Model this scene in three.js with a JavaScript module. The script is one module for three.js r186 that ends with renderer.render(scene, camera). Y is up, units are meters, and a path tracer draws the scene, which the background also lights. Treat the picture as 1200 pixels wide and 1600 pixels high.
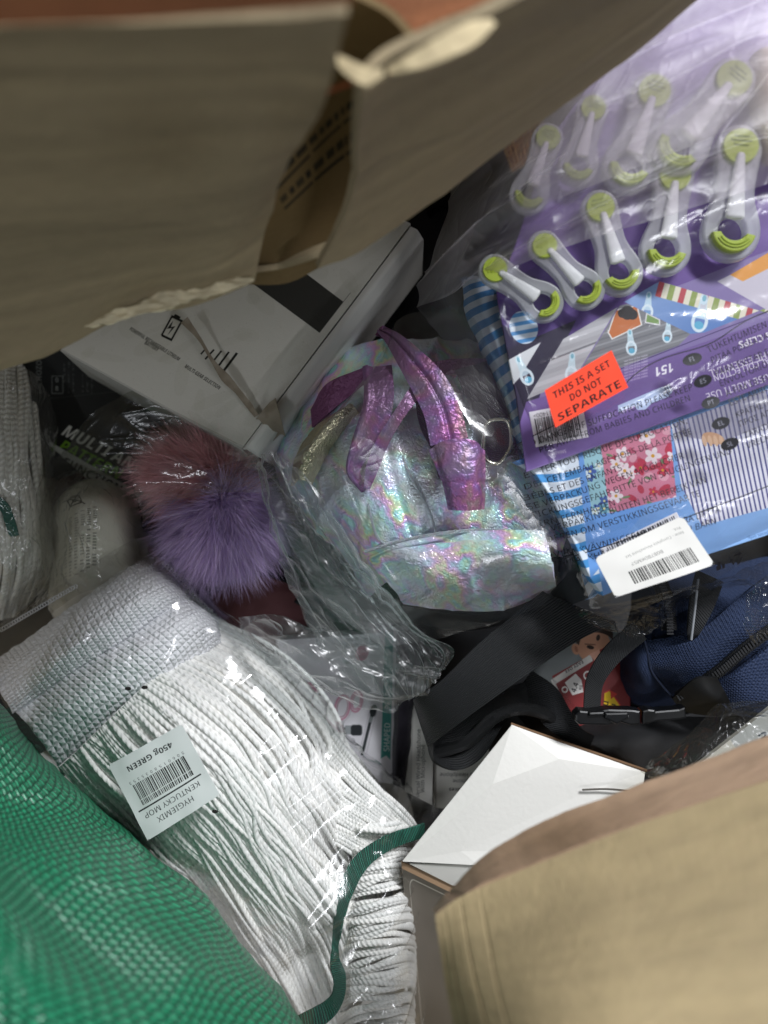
import * as THREE from 'three';
import { ImprovedNoise } from 'three/addons/math/ImprovedNoise.js';
import { mergeGeometries, mergeVertices } from 'three/addons/utils/BufferGeometryUtils.js';
import { RoundedBoxGeometry } from 'three/addons/geometries/RoundedBoxGeometry.js';
import { RectAreaLightUniformsLib } from 'three/addons/lights/RectAreaLightUniformsLib.js';

// ---------------------------------------------------------------- camera, light, exposure
const scene = new THREE.Scene();
const FOV = 65, CAMY = 0.8;
const camera = new THREE.PerspectiveCamera(FOV, 0.75, 0.02, 30);
camera.position.set(0, CAMY, 0);
camera.up.set(0, 0, -1);
camera.lookAt(0, 0, 0);
camera.focus = 0.53; camera.userData.fStop = 3.4;
scene.background = new THREE.Color().setRGB(0.078, 0.081, 0.086);
const renderer = new THREE.WebGLRenderer({ antialias: true });
renderer.toneMapping = THREE.LinearToneMapping;
renderer.toneMappingExposure = 1.0;
renderer.shadowMap.enabled = true;
RectAreaLightUniformsLib.init();

// ---------------------------------------------------------------- helpers
let seed = 7;
const rnd = () => { seed = (seed + 0x6d2b79f5) | 0; let t = Math.imul(seed ^ (seed >>> 15), 1 | seed); t = (t + Math.imul(t ^ (t >>> 7), 61 | t)) ^ t; return ((t ^ (t >>> 14)) >>> 0) / 4294967296; };
const rr = (a, b) => a + (b - a) * rnd();
const PN = new ImprovedNoise();
const noise = (x, y, z = 0) => PN.noise(x + 11.3, y + 5.7, z + 0.37);
const fbm = (x, y, z = 0) => noise(x, y, z) + 0.5 * noise(2.1 * x, 2.1 * y, z + 3) + 0.25 * noise(4.3 * x, 4.3 * y, z + 7);
const ridge = (x, y, z = 0) => Math.pow(Math.max(0, 1 - 2.2 * Math.abs(noise(x, y, z))), 3);
const gauss = (x, s) => Math.exp(-(x * x) / (s * s));
const K = (2 * Math.tan((FOV * Math.PI) / 360)) / 1600;
const V = (x, y, z) => new THREE.Vector3(x, y, z);
// a place in the pile: how far right and how far down it lies, at height y above the box floor (metres)
const P = (px, py, y) => V((px - 600) * K * (CAMY - y), y, (py - 800) * K * (CAMY - y));
const C = (hex) => new THREE.Color(hex);
const used = {};
function numbered(name) { const n = (used[name] = (used[name] ?? -1) + 1); return n ? `${name}_${String(n).padStart(3, '0')}` : name; }
function thing(name, label, category, group) {
  const o = new THREE.Group(); o.name = numbered(name); scene.add(o);
  o.userData = { label, category }; if (group) o.userData.group = group;
  return o;
}
function part(parent, name, geo, mat, label, kind) {
  const m = new THREE.Mesh(geo, mat); m.name = name; m.castShadow = m.receiveShadow = true;
  if (label) m.userData.label = label; if (kind) m.userData.kind = kind;
  parent.add(m); return m;
}
// moves a group's origin to the base of what it holds
function settle(g, at) { g.position.copy(at); for (const c of g.children) c.position.sub(at); return g; }
const std = (color, roughness = 0.7, extra = {}) => new THREE.MeshStandardMaterial({ color: color instanceof THREE.Color ? color : C(color), roughness, ...extra });
const phy = (color, roughness, extra = {}) => new THREE.MeshPhysicalMaterial({ color: color instanceof THREE.Color ? color : C(color), roughness, ...extra });
const mirror = (t) => { t.wrapS = t.wrapT = THREE.RepeatWrapping; t.magFilter = THREE.LinearFilter; t.needsUpdate = true; return t; };
function heightTex(n, f, repX = 1, repY = 1) {
  const d = new Uint8Array(n * n * 4);
  for (let y = 0; y < n; y++) for (let x = 0; x < n; x++) { const v = Math.max(0, Math.min(255, 255 * f(x / n, y / n))), i = (y * n + x) * 4; d[i] = d[i + 1] = d[i + 2] = v; d[i + 3] = 255; }
  const t = mirror(new THREE.DataTexture(d, n, n)); t.repeat.set(repX, repY); return t;
}
function colorTex(n, f, repX = 1, repY = 1) {
  const d = new Uint8Array(n * n * 4);
  for (let y = 0; y < n; y++) for (let x = 0; x < n; x++) { const c = f(x / n, y / n), i = (y * n + x) * 4; for (let k = 0; k < 3; k++) d[i + k] = Math.max(0, Math.min(255, c[k])); d[i + 3] = 255; }
  const t = mirror(new THREE.DataTexture(d, n, n)); t.colorSpace = THREE.SRGBColorSpace; t.repeat.set(repX, repY); return t;
}
// noise that tiles over the unit square
const tile = (f) => (u, v) => { // blended only near the far edges
  const s = (t) => Math.max(0, (t - 0.8) / 0.2), a = s(u), b = s(v), mix = (p, q, t) => (Array.isArray(p) ? p.map((x, i) => x + (q[i] - x) * t) : p + (q - p) * t);
  const row = (w) => (a ? mix(f(u, w), f(u - 1, w), a) : f(u, w)); return b ? mix(row(v), row(v - 1), b) : row(v);
};
function canvasTex(w, h, draw) {
  const c = document.createElement('canvas'); c.width = w; c.height = h; const g = c.getContext('2d'); draw(g, w, h);
  const t = new THREE.CanvasTexture(c); t.colorSpace = THREE.SRGBColorSpace; t.magFilter = THREE.LinearFilter; return t;
}
function cr(a, t) { // Catmull-Rom through an array of vectors
  const n = a.length - 1; if (n < 1) return a[0].clone();
  const f = Math.min(n - 1e-6, Math.max(0, t * n)), i = Math.floor(f), s = f - i;
  const p1 = a[i], p2 = a[i + 1], p0 = i ? a[i - 1] : p1.clone().multiplyScalar(2).sub(p2), p3 = i + 2 <= n ? a[i + 2] : p2.clone().multiplyScalar(2).sub(p1);
  const q = (k) => 0.5 * (2 * p1[k] + (p2[k] - p0[k]) * s + (2 * p0[k] - 5 * p1[k] + 4 * p2[k] - p3[k]) * s * s + (3 * p1[k] - p0[k] - 3 * p2[k] + p3[k]) * s * s * s);
  return V(q('x'), q('y'), q('z'));
}
/* A sheet through rows of places [px, py, y]; nu, nv cells; disp(u, v, p) pushes it out along its normal (metres).
   thick > 0 makes a solid sheet. uv runs in metres unless o.unit. */
function patch(ctrl, nu, nv, o = {}) {
  const rows = ctrl.map((r) => r.map((c) => (c.isVector3 ? c : P(c[0], c[1], c[2]))));
  const g = []; const lin = o.linear;
  const lerpA = (a, t) => { const n = a.length - 1, f = Math.min(n - 1e-6, t * n), i = Math.floor(f); return a[i].clone().lerp(a[i + 1], f - i); };
  const ev = lin ? lerpA : cr;
  for (let i = 0; i <= nu; i++) { const col = rows.map((r) => ev(r, i / nu)); for (let j = 0; j <= nv; j++) g[j * (nu + 1) + i] = ev(col, j / nv); }
  let wU = 0, hV = 0; const mid = Math.floor(nv / 2) * (nu + 1), mi = Math.floor(nu / 2);
  for (let i = 0; i < nu; i++) wU += g[mid + i].distanceTo(g[mid + i + 1]);
  for (let j = 0; j < nv; j++) hV += g[j * (nu + 1) + mi].distanceTo(g[(j + 1) * (nu + 1) + mi]);
  const uv = [], idx = [];
  for (let j = 0; j <= nv; j++) for (let i = 0; i <= nu; i++) o.unit ? uv.push(i / nu, 1 - j / nv) : o.planar ? uv.push(g[j * (nu + 1) + i].x, -g[j * (nu + 1) + i].z) : uv.push((i / nu) * wU, (1 - j / nv) * hV);
  for (let j = 0; j < nv; j++) for (let i = 0; i < nu; i++) { const a = j * (nu + 1) + i, b = a + 1, c = a + nu + 1, d = c + 1; if (o.keep && !o.keep((i + 0.5) / nu, (j + 0.5) / nv)) continue; idx.push(a, c, b, b, c, d); }
  const make = (pts) => { const q = new THREE.BufferGeometry(); q.setAttribute('position', new THREE.Float32BufferAttribute(pts.flatMap((p) => [p.x, p.y, p.z]), 3)); q.setAttribute('uv', new THREE.Float32BufferAttribute(uv, 2)); q.setIndex(idx); q.computeVertexNormals(); return q; };
  let top = make(g);
  if (o.disp) {
    const N = top.attributes.normal;
    for (let j = 0; j <= nv; j++) for (let i = 0; i <= nu; i++) { const k = j * (nu + 1) + i, d = o.disp(i / nu, j / nv, g[k]); g[k] = g[k].clone().add(V(N.getX(k), N.getY(k), N.getZ(k)).multiplyScalar(d)); }
    top = make(g);
  }
  if (!o.thick) return top;
  const N = top.attributes.normal, low = g.map((p, k) => p.clone().sub(V(N.getX(k), N.getY(k), N.getZ(k)).multiplyScalar(o.thick)));
  const bot = make(low); const bi = bot.index.array; for (let k = 0; k < bi.length; k += 3) { const t = bi[k]; bi[k] = bi[k + 1]; bi[k + 1] = t; } bot.computeVertexNormals();
  const ring = []; for (let i = 0; i <= nu; i++) ring.push(i); for (let j = 1; j <= nv; j++) ring.push(j * (nu + 1) + nu); for (let i = nu - 1; i >= 0; i--) ring.push(nv * (nu + 1) + i); for (let j = nv - 1; j >= 0; j--) ring.push(j * (nu + 1));
  const sp = [], su = [], si = []; ring.forEach((k, n) => { sp.push(g[k].x, g[k].y, g[k].z, low[k].x, low[k].y, low[k].z); su.push(n * 0.003, 0, n * 0.003, o.thick); if (n) si.push(2 * n - 2, 2 * n, 2 * n - 1, 2 * n, 2 * n + 1, 2 * n - 1); });
  const side = new THREE.BufferGeometry(); side.setAttribute('position', new THREE.Float32BufferAttribute(sp, 3)); side.setAttribute('uv', new THREE.Float32BufferAttribute(su, 2)); side.setIndex(si); side.computeVertexNormals();
  return mergeGeometries([top, bot, side]);
}
// strips of webbing: [px, py, y, width px, turn of the cross direction (degrees), tilt of the far side in metres]
function ribbon(path, n, thick, o = {}) {
  const pts = path.map((p) => P(p[0], p[1], p[2])), L = [], R = [];
  path.forEach((p, i) => {
    const a = pts[Math.max(0, i - 1)], b = pts[Math.min(pts.length - 1, i + 1)], t = b.clone().sub(a).setY(0).normalize();
    let s = V(-t.z, 0, t.x); if (p[4]) s.applyAxisAngle(V(0, 1, 0), (-p[4] * Math.PI) / 180);
    s.multiplyScalar((p[3] * K * (CAMY - p[2])) / 2); const up = V(0, (p[5] ?? 0) / 2, 0);
    L.push(pts[i].clone().sub(s).sub(up)); R.push(pts[i].clone().add(s).add(up));
  });
  return patch(L.map((l, i) => [R[i], l]).map(([a, b]) => [a, b]), o.nu ?? 8, n, { thick, disp: o.disp, unit: o.unit });
}
// a flat sheet from an outline of places; uv over its own plane, in metres, or 0..1 over box [x0, z0, x1, z1]
function outline(pts, thick, bevel = 0.0006, holes = []) {
  const s = new THREE.Shape(pts.map((p) => new THREE.Vector2(p.x, -p.z)));
  for (const h of holes) s.holes.push(new THREE.Path(h.map((p) => new THREE.Vector2(p.x, -p.z))));
  const g = new THREE.ExtrudeGeometry(s, { depth: thick, bevelEnabled: bevel > 0, bevelSize: bevel, bevelThickness: bevel, bevelOffset: -bevel, bevelSegments: 2, curveSegments: 6 });
  g.rotateX(-Math.PI / 2); return g;
}
function planar(g, x0, z0, x1, z1) { const p = g.attributes.position, uv = []; for (let i = 0; i < p.count; i++) uv.push((p.getX(i) - x0) / (x1 - x0), 1 - (p.getZ(i) - z0) / (z1 - z0)); g.setAttribute('uv', new THREE.Float32BufferAttribute(uv, 2)); return g; }
function slab(a, b, c, d, thick, n = 6, disp) { return patch([[a, b], [d, c]], n, n, { thick, linear: true, unit: true, disp }); }
function tube(pts, r, n = 40, rad = 8, closed = false) { return new THREE.TubeGeometry(new THREE.CatmullRomCurve3(pts, closed), n, r, rad, closed); }
function barcode(g, x, y, w, h, s = 3) { let t = s, X = x; const q = () => ((t = (t * 16807) % 2147483647) % 1000) / 1000; for (let k = 0; k < 6; k++) q(); g.fillStyle = '#111'; while (X < x + w - 3) { const b = w * (0.008 + 0.02 * q()); g.fillRect(X, y, b, h); X += b + w * (0.008 + 0.017 * q()); } }

// ---------------------------------------------------------------- lamps
function lamp(pos, target, w, h, color, intensity, label) {
  const g = thing('ceiling_lamp', label, 'lamp');
  g.position.copy(pos); g.lookAt(target);
  part(g, 'housing', new RoundedBoxGeometry(w + 0.06, h + 0.06, 0.05, 2, 0.01).translate(0, 0, -0.03), std(0xd8d8d8, 0.5));
  const t = part(g, 'diffuser', new THREE.BoxGeometry(w, h, 0.008).translate(0, 0, 0), std(0x000000, 0.6, { emissive: color, emissiveIntensity: 4 })); t.castShadow = false;
  const L = new THREE.RectAreaLight(color, intensity, w, h); L.name = 'lamp_light'; scene.add(L);
  L.position.copy(pos.clone().add(target.clone().sub(pos).normalize().multiplyScalar(0.012))); L.lookAt(target);
}
lamp(V(1.6, 2.85, -2.36), V(0, 0.25, 0.05), 1.3, 0.34, C(0xf9fbff), 140, 'long white ceiling lamp high up behind the big cardboard box');

lamp(V(-1.5, 2.3, 0.9), V(0, 0.25, 0.0), 1.4, 0.02, C(0xf4f8ff), 90, 'narrow white ceiling tube lamp high up on the left side');
lamp(V(1.7, 2.6, 1.4), V(0, 0.25, 0.0), 1.4, 0.012, C(0xf8faff), 300, 'narrow white ceiling tube lamp high up on the right side');

// ---------------------------------------------------------------- materials
const T = {};
T.paperGrain = heightTex(256, tile((u, v) => 0.5 + 0.22 * fbm(u * 9, v * 9) + 0.2 * fbm(u * 40, v * 40, 4)), 8, 8);
T.cardColor = (r, g, b, s) => colorTex(256, tile((u, v) => { const n = fbm(u * 2, v * 5, s), m = fbm(u * 3, v * 40, s + 5), sp = fbm(u * 60, v * 60, s + 9), st = Math.pow(Math.max(0, fbm(u * 2.2, v * 2.2, s + 20)), 2); const k = 1 + 0.07 * n + 0.06 * m + 0.035 * sp - 0.24 * st + 0.16 * Math.pow(Math.max(0, fbm(u * 3.3, v * 9, s + 40)), 3); return [r * k, g * k * (1 - 0.03 * st), b * k * (1 - 0.1 * st)]; }), 3, 3);
const cardMat = (r, g, b, s, rough = 0.8) => std(0xffffff, rough, { map: T.cardColor(r, g, b, s), bumpMap: T.paperGrain, bumpScale: 0.0006 });
const M = {};
M.cardIn = cardMat(144, 130, 102, 1); M.cardDark = cardMat(120, 96, 66, 2); M.cardTan = cardMat(160, 143, 108, 3); M.cardRed = cardMat(150, 96, 62, 4); M.cardPink = cardMat(176, 148, 122, 6);
M.ply = cardMat(205, 188, 150, 5);
M.white = std(0xdedcd6, 0.6, { bumpMap: T.paperGrain, bumpScale: 0.00025 });
M.black = std(0x0b0c0e, 0.55);
T.web = heightTex(64, (u, v) => 0.5 + 0.5 * Math.sin(2 * Math.PI * (v * 4)) * (0.75 + 0.25 * Math.sin(2 * Math.PI * u * 8)), 260, 260);
T.twill = heightTex(64, (u, v) => 0.5 + 0.5 * Math.sin(2 * Math.PI * (u * 2 + v * 4)), 170, 170);
T.cloth = heightTex(64, (u, v) => { const a = Math.sin(2 * Math.PI * u * 4), b = Math.sin(2 * Math.PI * v * 4); return 0.5 + 0.25 * a * Math.sign(Math.sin(2 * Math.PI * v * 2)) + 0.25 * b * Math.sign(Math.sin(2 * Math.PI * u * 2)); }, 120, 120);
M.webBlack = std(0x15171a, 0.6, { bumpMap: T.twill, bumpScale: 0.0007 });
M.webRib = std(0x17191b, 0.55, { bumpMap: heightTex(32, (u, v) => 0.5 + 0.5 * Math.sin(2 * Math.PI * u * 2), 330, 330), bumpScale: 0.0009 });
// clear film: thin polythene
const filmBump = heightTex(320, tile((u, v) => 0.35 + 0.35 * fbm(u * 5, v * 5, 1) + 0.55 * ridge(u * 7 + 0.4 * noise(u * 3, v * 3), v * 7, 2) + 0.25 * ridge(u * 17, v * 15, 5)), 9, 9);
const film = (tint = 0xf4f6f6, rough = 0.16, bump = 0.0016) => phy(tint, rough, { transmission: 1, thickness: 0, ior: 1.7, specularIntensity: 1, bumpMap: filmBump, bumpScale: bump, side: THREE.DoubleSide });
M.film = film(); M.filmMilky = film(0xeef0f0, 0.3, 0.002); M.filmGrey = film(0xdfe3e2, 0.3, 0.002);
// crumple for a sheet of film: long folds along angle a plus creases
const crumple = (amp, freq, a, s, along = 0.3, fine = 1) => (u, v, p) => { const c = Math.cos(a), d = Math.sin(a), x = (p.x * c + p.z * d) * freq * along, y = (-p.x * d + p.z * c) * freq; return amp * (0.6 * fbm(x * 0.5, y * 0.5, s) + 0.8 * ridge(x + 0.6 * noise(y * 0.7, x, s + 4), y, s + 1) - 0.35 + 0.3 * fine * ridge(x * 2.2, y * 2.2, s + 2)); };

// ---------------------------------------------------------------- setting
const floor = new THREE.Mesh(new THREE.BoxGeometry(6, 0.1, 6).translate(0, -0.07, 0), std(0x6c6a66, 0.85, { bumpMap: T.paperGrain, bumpScale: 0.002 }));
floor.name = 'floor'; floor.userData.kind = 'structure'; floor.receiveShadow = true; scene.add(floor);

// ---------------------------------------------------------------- the big box
{
  const b = thing('cardboard_box', 'large worn cardboard box with a torn corner that holds the whole pile', 'box');
  part(b, 'base', new THREE.BoxGeometry(0.96, 0.008, 0.84).translate(0, -0.01, 0.06), M.cardDark);
  { const w = new THREE.Shape(); [[-.48, 0], [.48, 0], [.48, .34], [.22, .36], [.12, .58], [-.02, .64], [-.2, .66], [-.48, .64]].forEach(([a, c], i) => (i ? w.lineTo(a, c) : w.moveTo(a, c))); part(b, 'wall', new THREE.ExtrudeGeometry(w, { depth: 0.006, bevelEnabled: false }).translate(0, 0, -0.363), M.cardIn); }
  for (const [w, d, x, z] of [[0.96, 0.006, 0, 0.48], [0.006, 0.828, -0.477, 0.06], [0.006, 0.828, 0.477, 0.06]]) part(b, 'wall', new THREE.BoxGeometry(w, 0.33, d).translate(x, 0.16, z), M.cardIn);
  const crush = (s, a = 0.0035) => (u, v, p) => a * 0.5 * fbm(p.x * 9, p.y * 14, s) + a * 0.55 * ridge(p.x * 3, p.y * 20 + p.x * 3, s + 2) + a * 0.3 * ridge(p.x * 16, p.y * 5, s + 5) + a * 0.05 * fbm(p.x * 60, p.y * 200, s + 5);
  part(b, 'torn_panel', patch([
    [[-110, 50, .575], [120, 40, .575], [300, 32, .575], [450, 22, .575], [543, 14, .575]],
    [[-110, 180, .52], [120, 170, .52], [300, 160, .52], [435, 150, .52], [506, 150, .52]],
    [[-110, 330, .46], [120, 320, .46], [300, 300, .46], [395, 285, .46], [446, 252, .465]],
    [[-110, 470, .41], [120, 430, .41], [280, 400, .41], [360, 380, .415], [418, 340, .42]],
    [[-110, 612, .365], [60, 560, .37], [180, 500, .375], [300, 475, .38], [398, 438, .385]]], 90, 90, { thick: 0.004, disp: crush(1) }), M.cardIn, 'crumpled olive brown left panel');
  part(b, 'torn_panel', patch([
    [[562, 135, .53], [600, 92, .53], [680, 54, .53], [750, 24, .53], [810, -4, .53], [860, -26, .53]],
    [[560, 222, .48], [620, 175, .48], [720, 115, .485], [810, 68, .485], [890, 28, .485], [970, -14, .485]],
    [[548, 312, .435], [610, 274, .435], [730, 205, .44], [850, 132, .44], [950, 62, .44], [1060, -18, .44]],
    [[496, 418, .40], [572, 385, .40], [700, 297, .40], [832, 196, .40], [960, 100, .40], [1115, -24, .40]]], 90, 70, { thick: 0.004, disp: crush(8, 0.0028) }), M.cardIn, 'smoother brown right panel');
  part(b, 'panel_fold', patch([[[-110, 600, .366], [60, 548, .371], [180, 488, .376], [300, 463, .381], [398, 426, .386]], [[-110, 560, .25], [60, 500, .25], [180, 440, .25], [300, 400, .25], [398, 370, .25]]], 40, 12, { thick: 0.003 }), M.cardIn, 'folded under side of the left panel');
  part(b, 'panel_fold', patch([[[398, 426, .386], [440, 420, .38], [487, 406, .401], [570, 373, .401], [700, 285, .401], [832, 184, .401], [900, 130, .40]], [[398, 370, .25], [440, 360, .25], [487, 350, .255], [570, 290, .258], [700, 200, .25], [800, 120, .27], [860, 60, .27]]], 40, 12, { thick: 0.003 }), M.cardIn, 'folded under side of the right panel');
  part(b, 'corner_panel', patch([
    [[520, -20, .50], [600, 20, .50], [640, 60, .5]],
    [[440, 200, .44], [540, 150, .44], [600, 160, .44]],
    [[400, 350, .40], [500, 300, .40], [570, 300, .40]],
    [[385, 445, .372], [450, 442, .372], [510, 412, .375]]], 30, 30, { thick: 0.003, unit: true }), std(0xffffff, 0.85, { map: canvasTex(512, 1024, (g, w, h) => {
    g.fillStyle = '#6d5a38'; g.fillRect(0, 0, w, h); for (let i = 0; i < 2500; i++) { g.fillStyle = `rgba(${rnd() < 0.5 ? '20,14,6' : '150,130,90'},.07)`; g.fillRect(rr(0, w), rr(0, h), rr(4, 60), 2); }
    g.save(); g.translate(110, 600); g.rotate(-0.5); g.fillStyle = '#14110a'; for (let r = 0; r < 4; r++) for (let x = -40; x < 380; ) { const w2 = r % 2 ? rr(60, 160) : rr(14, 44); g.globalAlpha = rr(0.55, 0.9); g.fillRect(x, -120 + r * 62, w2, r % 2 ? 16 : 36); x += w2 + rr(6, 14); } g.globalAlpha = 1; g.restore();
  }) }), 'dark torn inner panel with black printed lines');
  // pale torn plies
  part(b, 'torn_edge', ribbon([[120, 510, .378, 6], [170, 495, .382, 18], [215, 484, .386, 16], [262, 466, .389, 30], [300, 456, .39, 22], [345, 445, .392, 26], [396, 436, .392, 6]], 60, 0.0015, { nu: 16, disp: (u, v, p) => 0.0012 * fbm(p.x * 60, p.z * 120, 3) + 0.0012 * fbm(p.x * 200, p.z * 400, 4) }), cardMat(212, 200, 168, 15), 'pale torn paper ply along the lower edge');
  part(b, 'torn_edge', ribbon([[604, 108, .533, 10], [640, 96, .536, 24], [690, 76, .537, 36], [740, 50, .537, 34], [772, 34, .535, 10]], 40, 0.0015, { nu: 14, disp: (u, v, p) => 0.0008 * fbm(p.x * 90, p.z * 90, 8) }), M.ply, 'bright torn paper ply at the top of the right panel');
  part(b, 'torn_edge', ribbon([[520, 84, .528, 8], [545, 104, .531, 22], [575, 120, .533, 26], [598, 112, .534, 12]], 24, 0.0015, { nu: 10, disp: (u, v, p) => 0.0008 * fbm(p.x * 90, p.z * 90, 18) }), M.ply);
  part(b, 'top_strip', patch([[[-120, -60, .60], [250, -60, .60], [540, -70, .60]], [[-120, 42, .585], [150, 36, .585], [350, 22, .585], [552, 4, .585]]], 40, 10, { thick: 0.004, disp: crush(30, 0.002) }), M.cardRed, 'reddish brown strip above the left panel');
  part(b, 'back_panel', patch([[[480, -90, .47], [960, -260, .47]], [[480, 160, .45], [760, 60, .45]]], 20, 10, { thick: 0.004 }), M.cardRed, 'dark reddish panel behind the torn corner');
}
// bowed flap in the near corner
{
  const b = thing('bowed_flap', 'bowed tan cardboard flap with dark vertical crease lines in the lower right corner', 'cardboard flap');
  const edge = [[680, 1430, .43], [722, 1400, .43], [800, 1366, .432], [890, 1330, .433], [1010, 1283, .435], [1270, 1196, .437]];
  part(b, 'fold_strip', patch([[[676, 1422, .40], [700, 1392, .40], [748, 1344, .40], [842, 1286, .40], [1012, 1220, .40], [1280, 1122, .40]], edge.map(([x, y, h]) => [x, y - 3, h - 0.001])], 70, 14, { thick: 0.004, disp: (u, v, p) => 0.0012 * fbm(p.x * 40, p.z * 60, 2) - 0.0014 * gauss(u - 0.17, 0.005) * v - 0.001 * gauss(u - 0.2, 0.004) }), M.cardPink, 'pinkish tan folded strip');
  const slits = [[0.03, 0.0022, .35], [0.085, 0.0026, .8], [0.14, 0.002, .4], [0.20, 0.003, .9], [0.285, 0.003, .35]];
  part(b, 'face', patch([edge,
    [[690, 1500, .436], [735, 1492, .450], [820, 1470, .463], [920, 1440, .47], [1040, 1410, .47], [1290, 1340, .47]],
    [[700, 1560, .448], [748, 1560, .468], [830, 1550, .486], [930, 1540, .495], [1040, 1520, .495], [1290, 1490, .495]],
    [[716, 1640, .465], [770, 1650, .488], [860, 1660, .51], [960, 1660, .52], [1060, 1660, .52], [1290, 1650, .52]]], 420, 26, { thick: 0.004, disp: (u, v, p) => 0.0008 * fbm(p.x * 10, p.z * 10, 12) + 0.00002 * Math.sin(u * 500) - slits.reduce((a, [c, s, k]) => a + 0.0022 * k * gauss(u - c - 0.02 * (v - 0.5) , s) * Math.min(1, v * 5 + 0.15), 0) }), M.cardTan, 'broad tan face with creases');
}

// ---------------------------------------------------------------- dark lower layer
{
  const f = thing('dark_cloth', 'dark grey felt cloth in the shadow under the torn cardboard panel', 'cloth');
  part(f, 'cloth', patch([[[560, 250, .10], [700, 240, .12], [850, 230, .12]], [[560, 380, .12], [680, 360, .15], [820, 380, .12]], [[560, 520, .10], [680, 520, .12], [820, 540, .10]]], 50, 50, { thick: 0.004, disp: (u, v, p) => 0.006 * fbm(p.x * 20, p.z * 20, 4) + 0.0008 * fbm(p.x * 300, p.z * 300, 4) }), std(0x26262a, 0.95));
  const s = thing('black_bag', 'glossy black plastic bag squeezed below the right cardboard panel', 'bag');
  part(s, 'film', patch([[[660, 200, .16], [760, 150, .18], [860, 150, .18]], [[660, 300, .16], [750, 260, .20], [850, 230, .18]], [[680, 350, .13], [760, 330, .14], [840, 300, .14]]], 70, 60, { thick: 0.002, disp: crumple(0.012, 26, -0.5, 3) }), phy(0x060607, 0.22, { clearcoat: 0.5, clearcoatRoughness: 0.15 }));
  const c = thing('corrugated_piece', 'small scrap of bare corrugated cardboard beside the black bag', 'cardboard scrap');
  part(c, 'fluted_sheet', patch([[[770, 185, .26], [850, 150, .26]], [[800, 270, .24], [850, 240, .24]]], 80, 12, { thick: 0.002, disp: (u) => 0.0015 * Math.sin(u * 60) }), cardMat(230, 180, 110, 9));
  const u = thing('floor_liner', 'dark plastic liner lying at the bottom of the big box', 'liner');
  part(u, 'sheet', patch([[[-900, -700, .02], [600, -700, .02], [2100, -700, .02]], [[-900, 800, .03], [600, 800, .03], [2100, 800, .03]], [[-900, 2300, .02], [600, 2300, .02], [2100, 2300, .02]]].map((r) => r.map(([x, y, h]) => V(Math.max(-.46, Math.min(.46, (x - 600) * 4e-4)), h, Math.max(-.34, Math.min(.46, (y - 800) * 4e-4))))), 80, 80, { thick: 0.001, disp: (a, b2, p) => 0.01 * fbm(p.x * 12, p.z * 12, 6) }), std(0x1a1b1e, 0.5));
}

{ const f = thing('dark_cloth', 'dark crumpled cloth filling the gap left of the mop headband', 'cloth');
  part(f, 'cloth', patch([[[-160, 840, .10], [60, 830, .11], [240, 840, .10]], [[-160, 980, .13], [60, 960, .14], [240, 960, .12]], [[-160, 1140, .12], [60, 1120, .13], [240, 1120, .10]]], 40, 40, { thick: 0.003, disp: (u, v, p) => 0.006 * fbm(p.x * 20, p.z * 20, 14) }), std(0x2c2b2b, 0.9)); }
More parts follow.
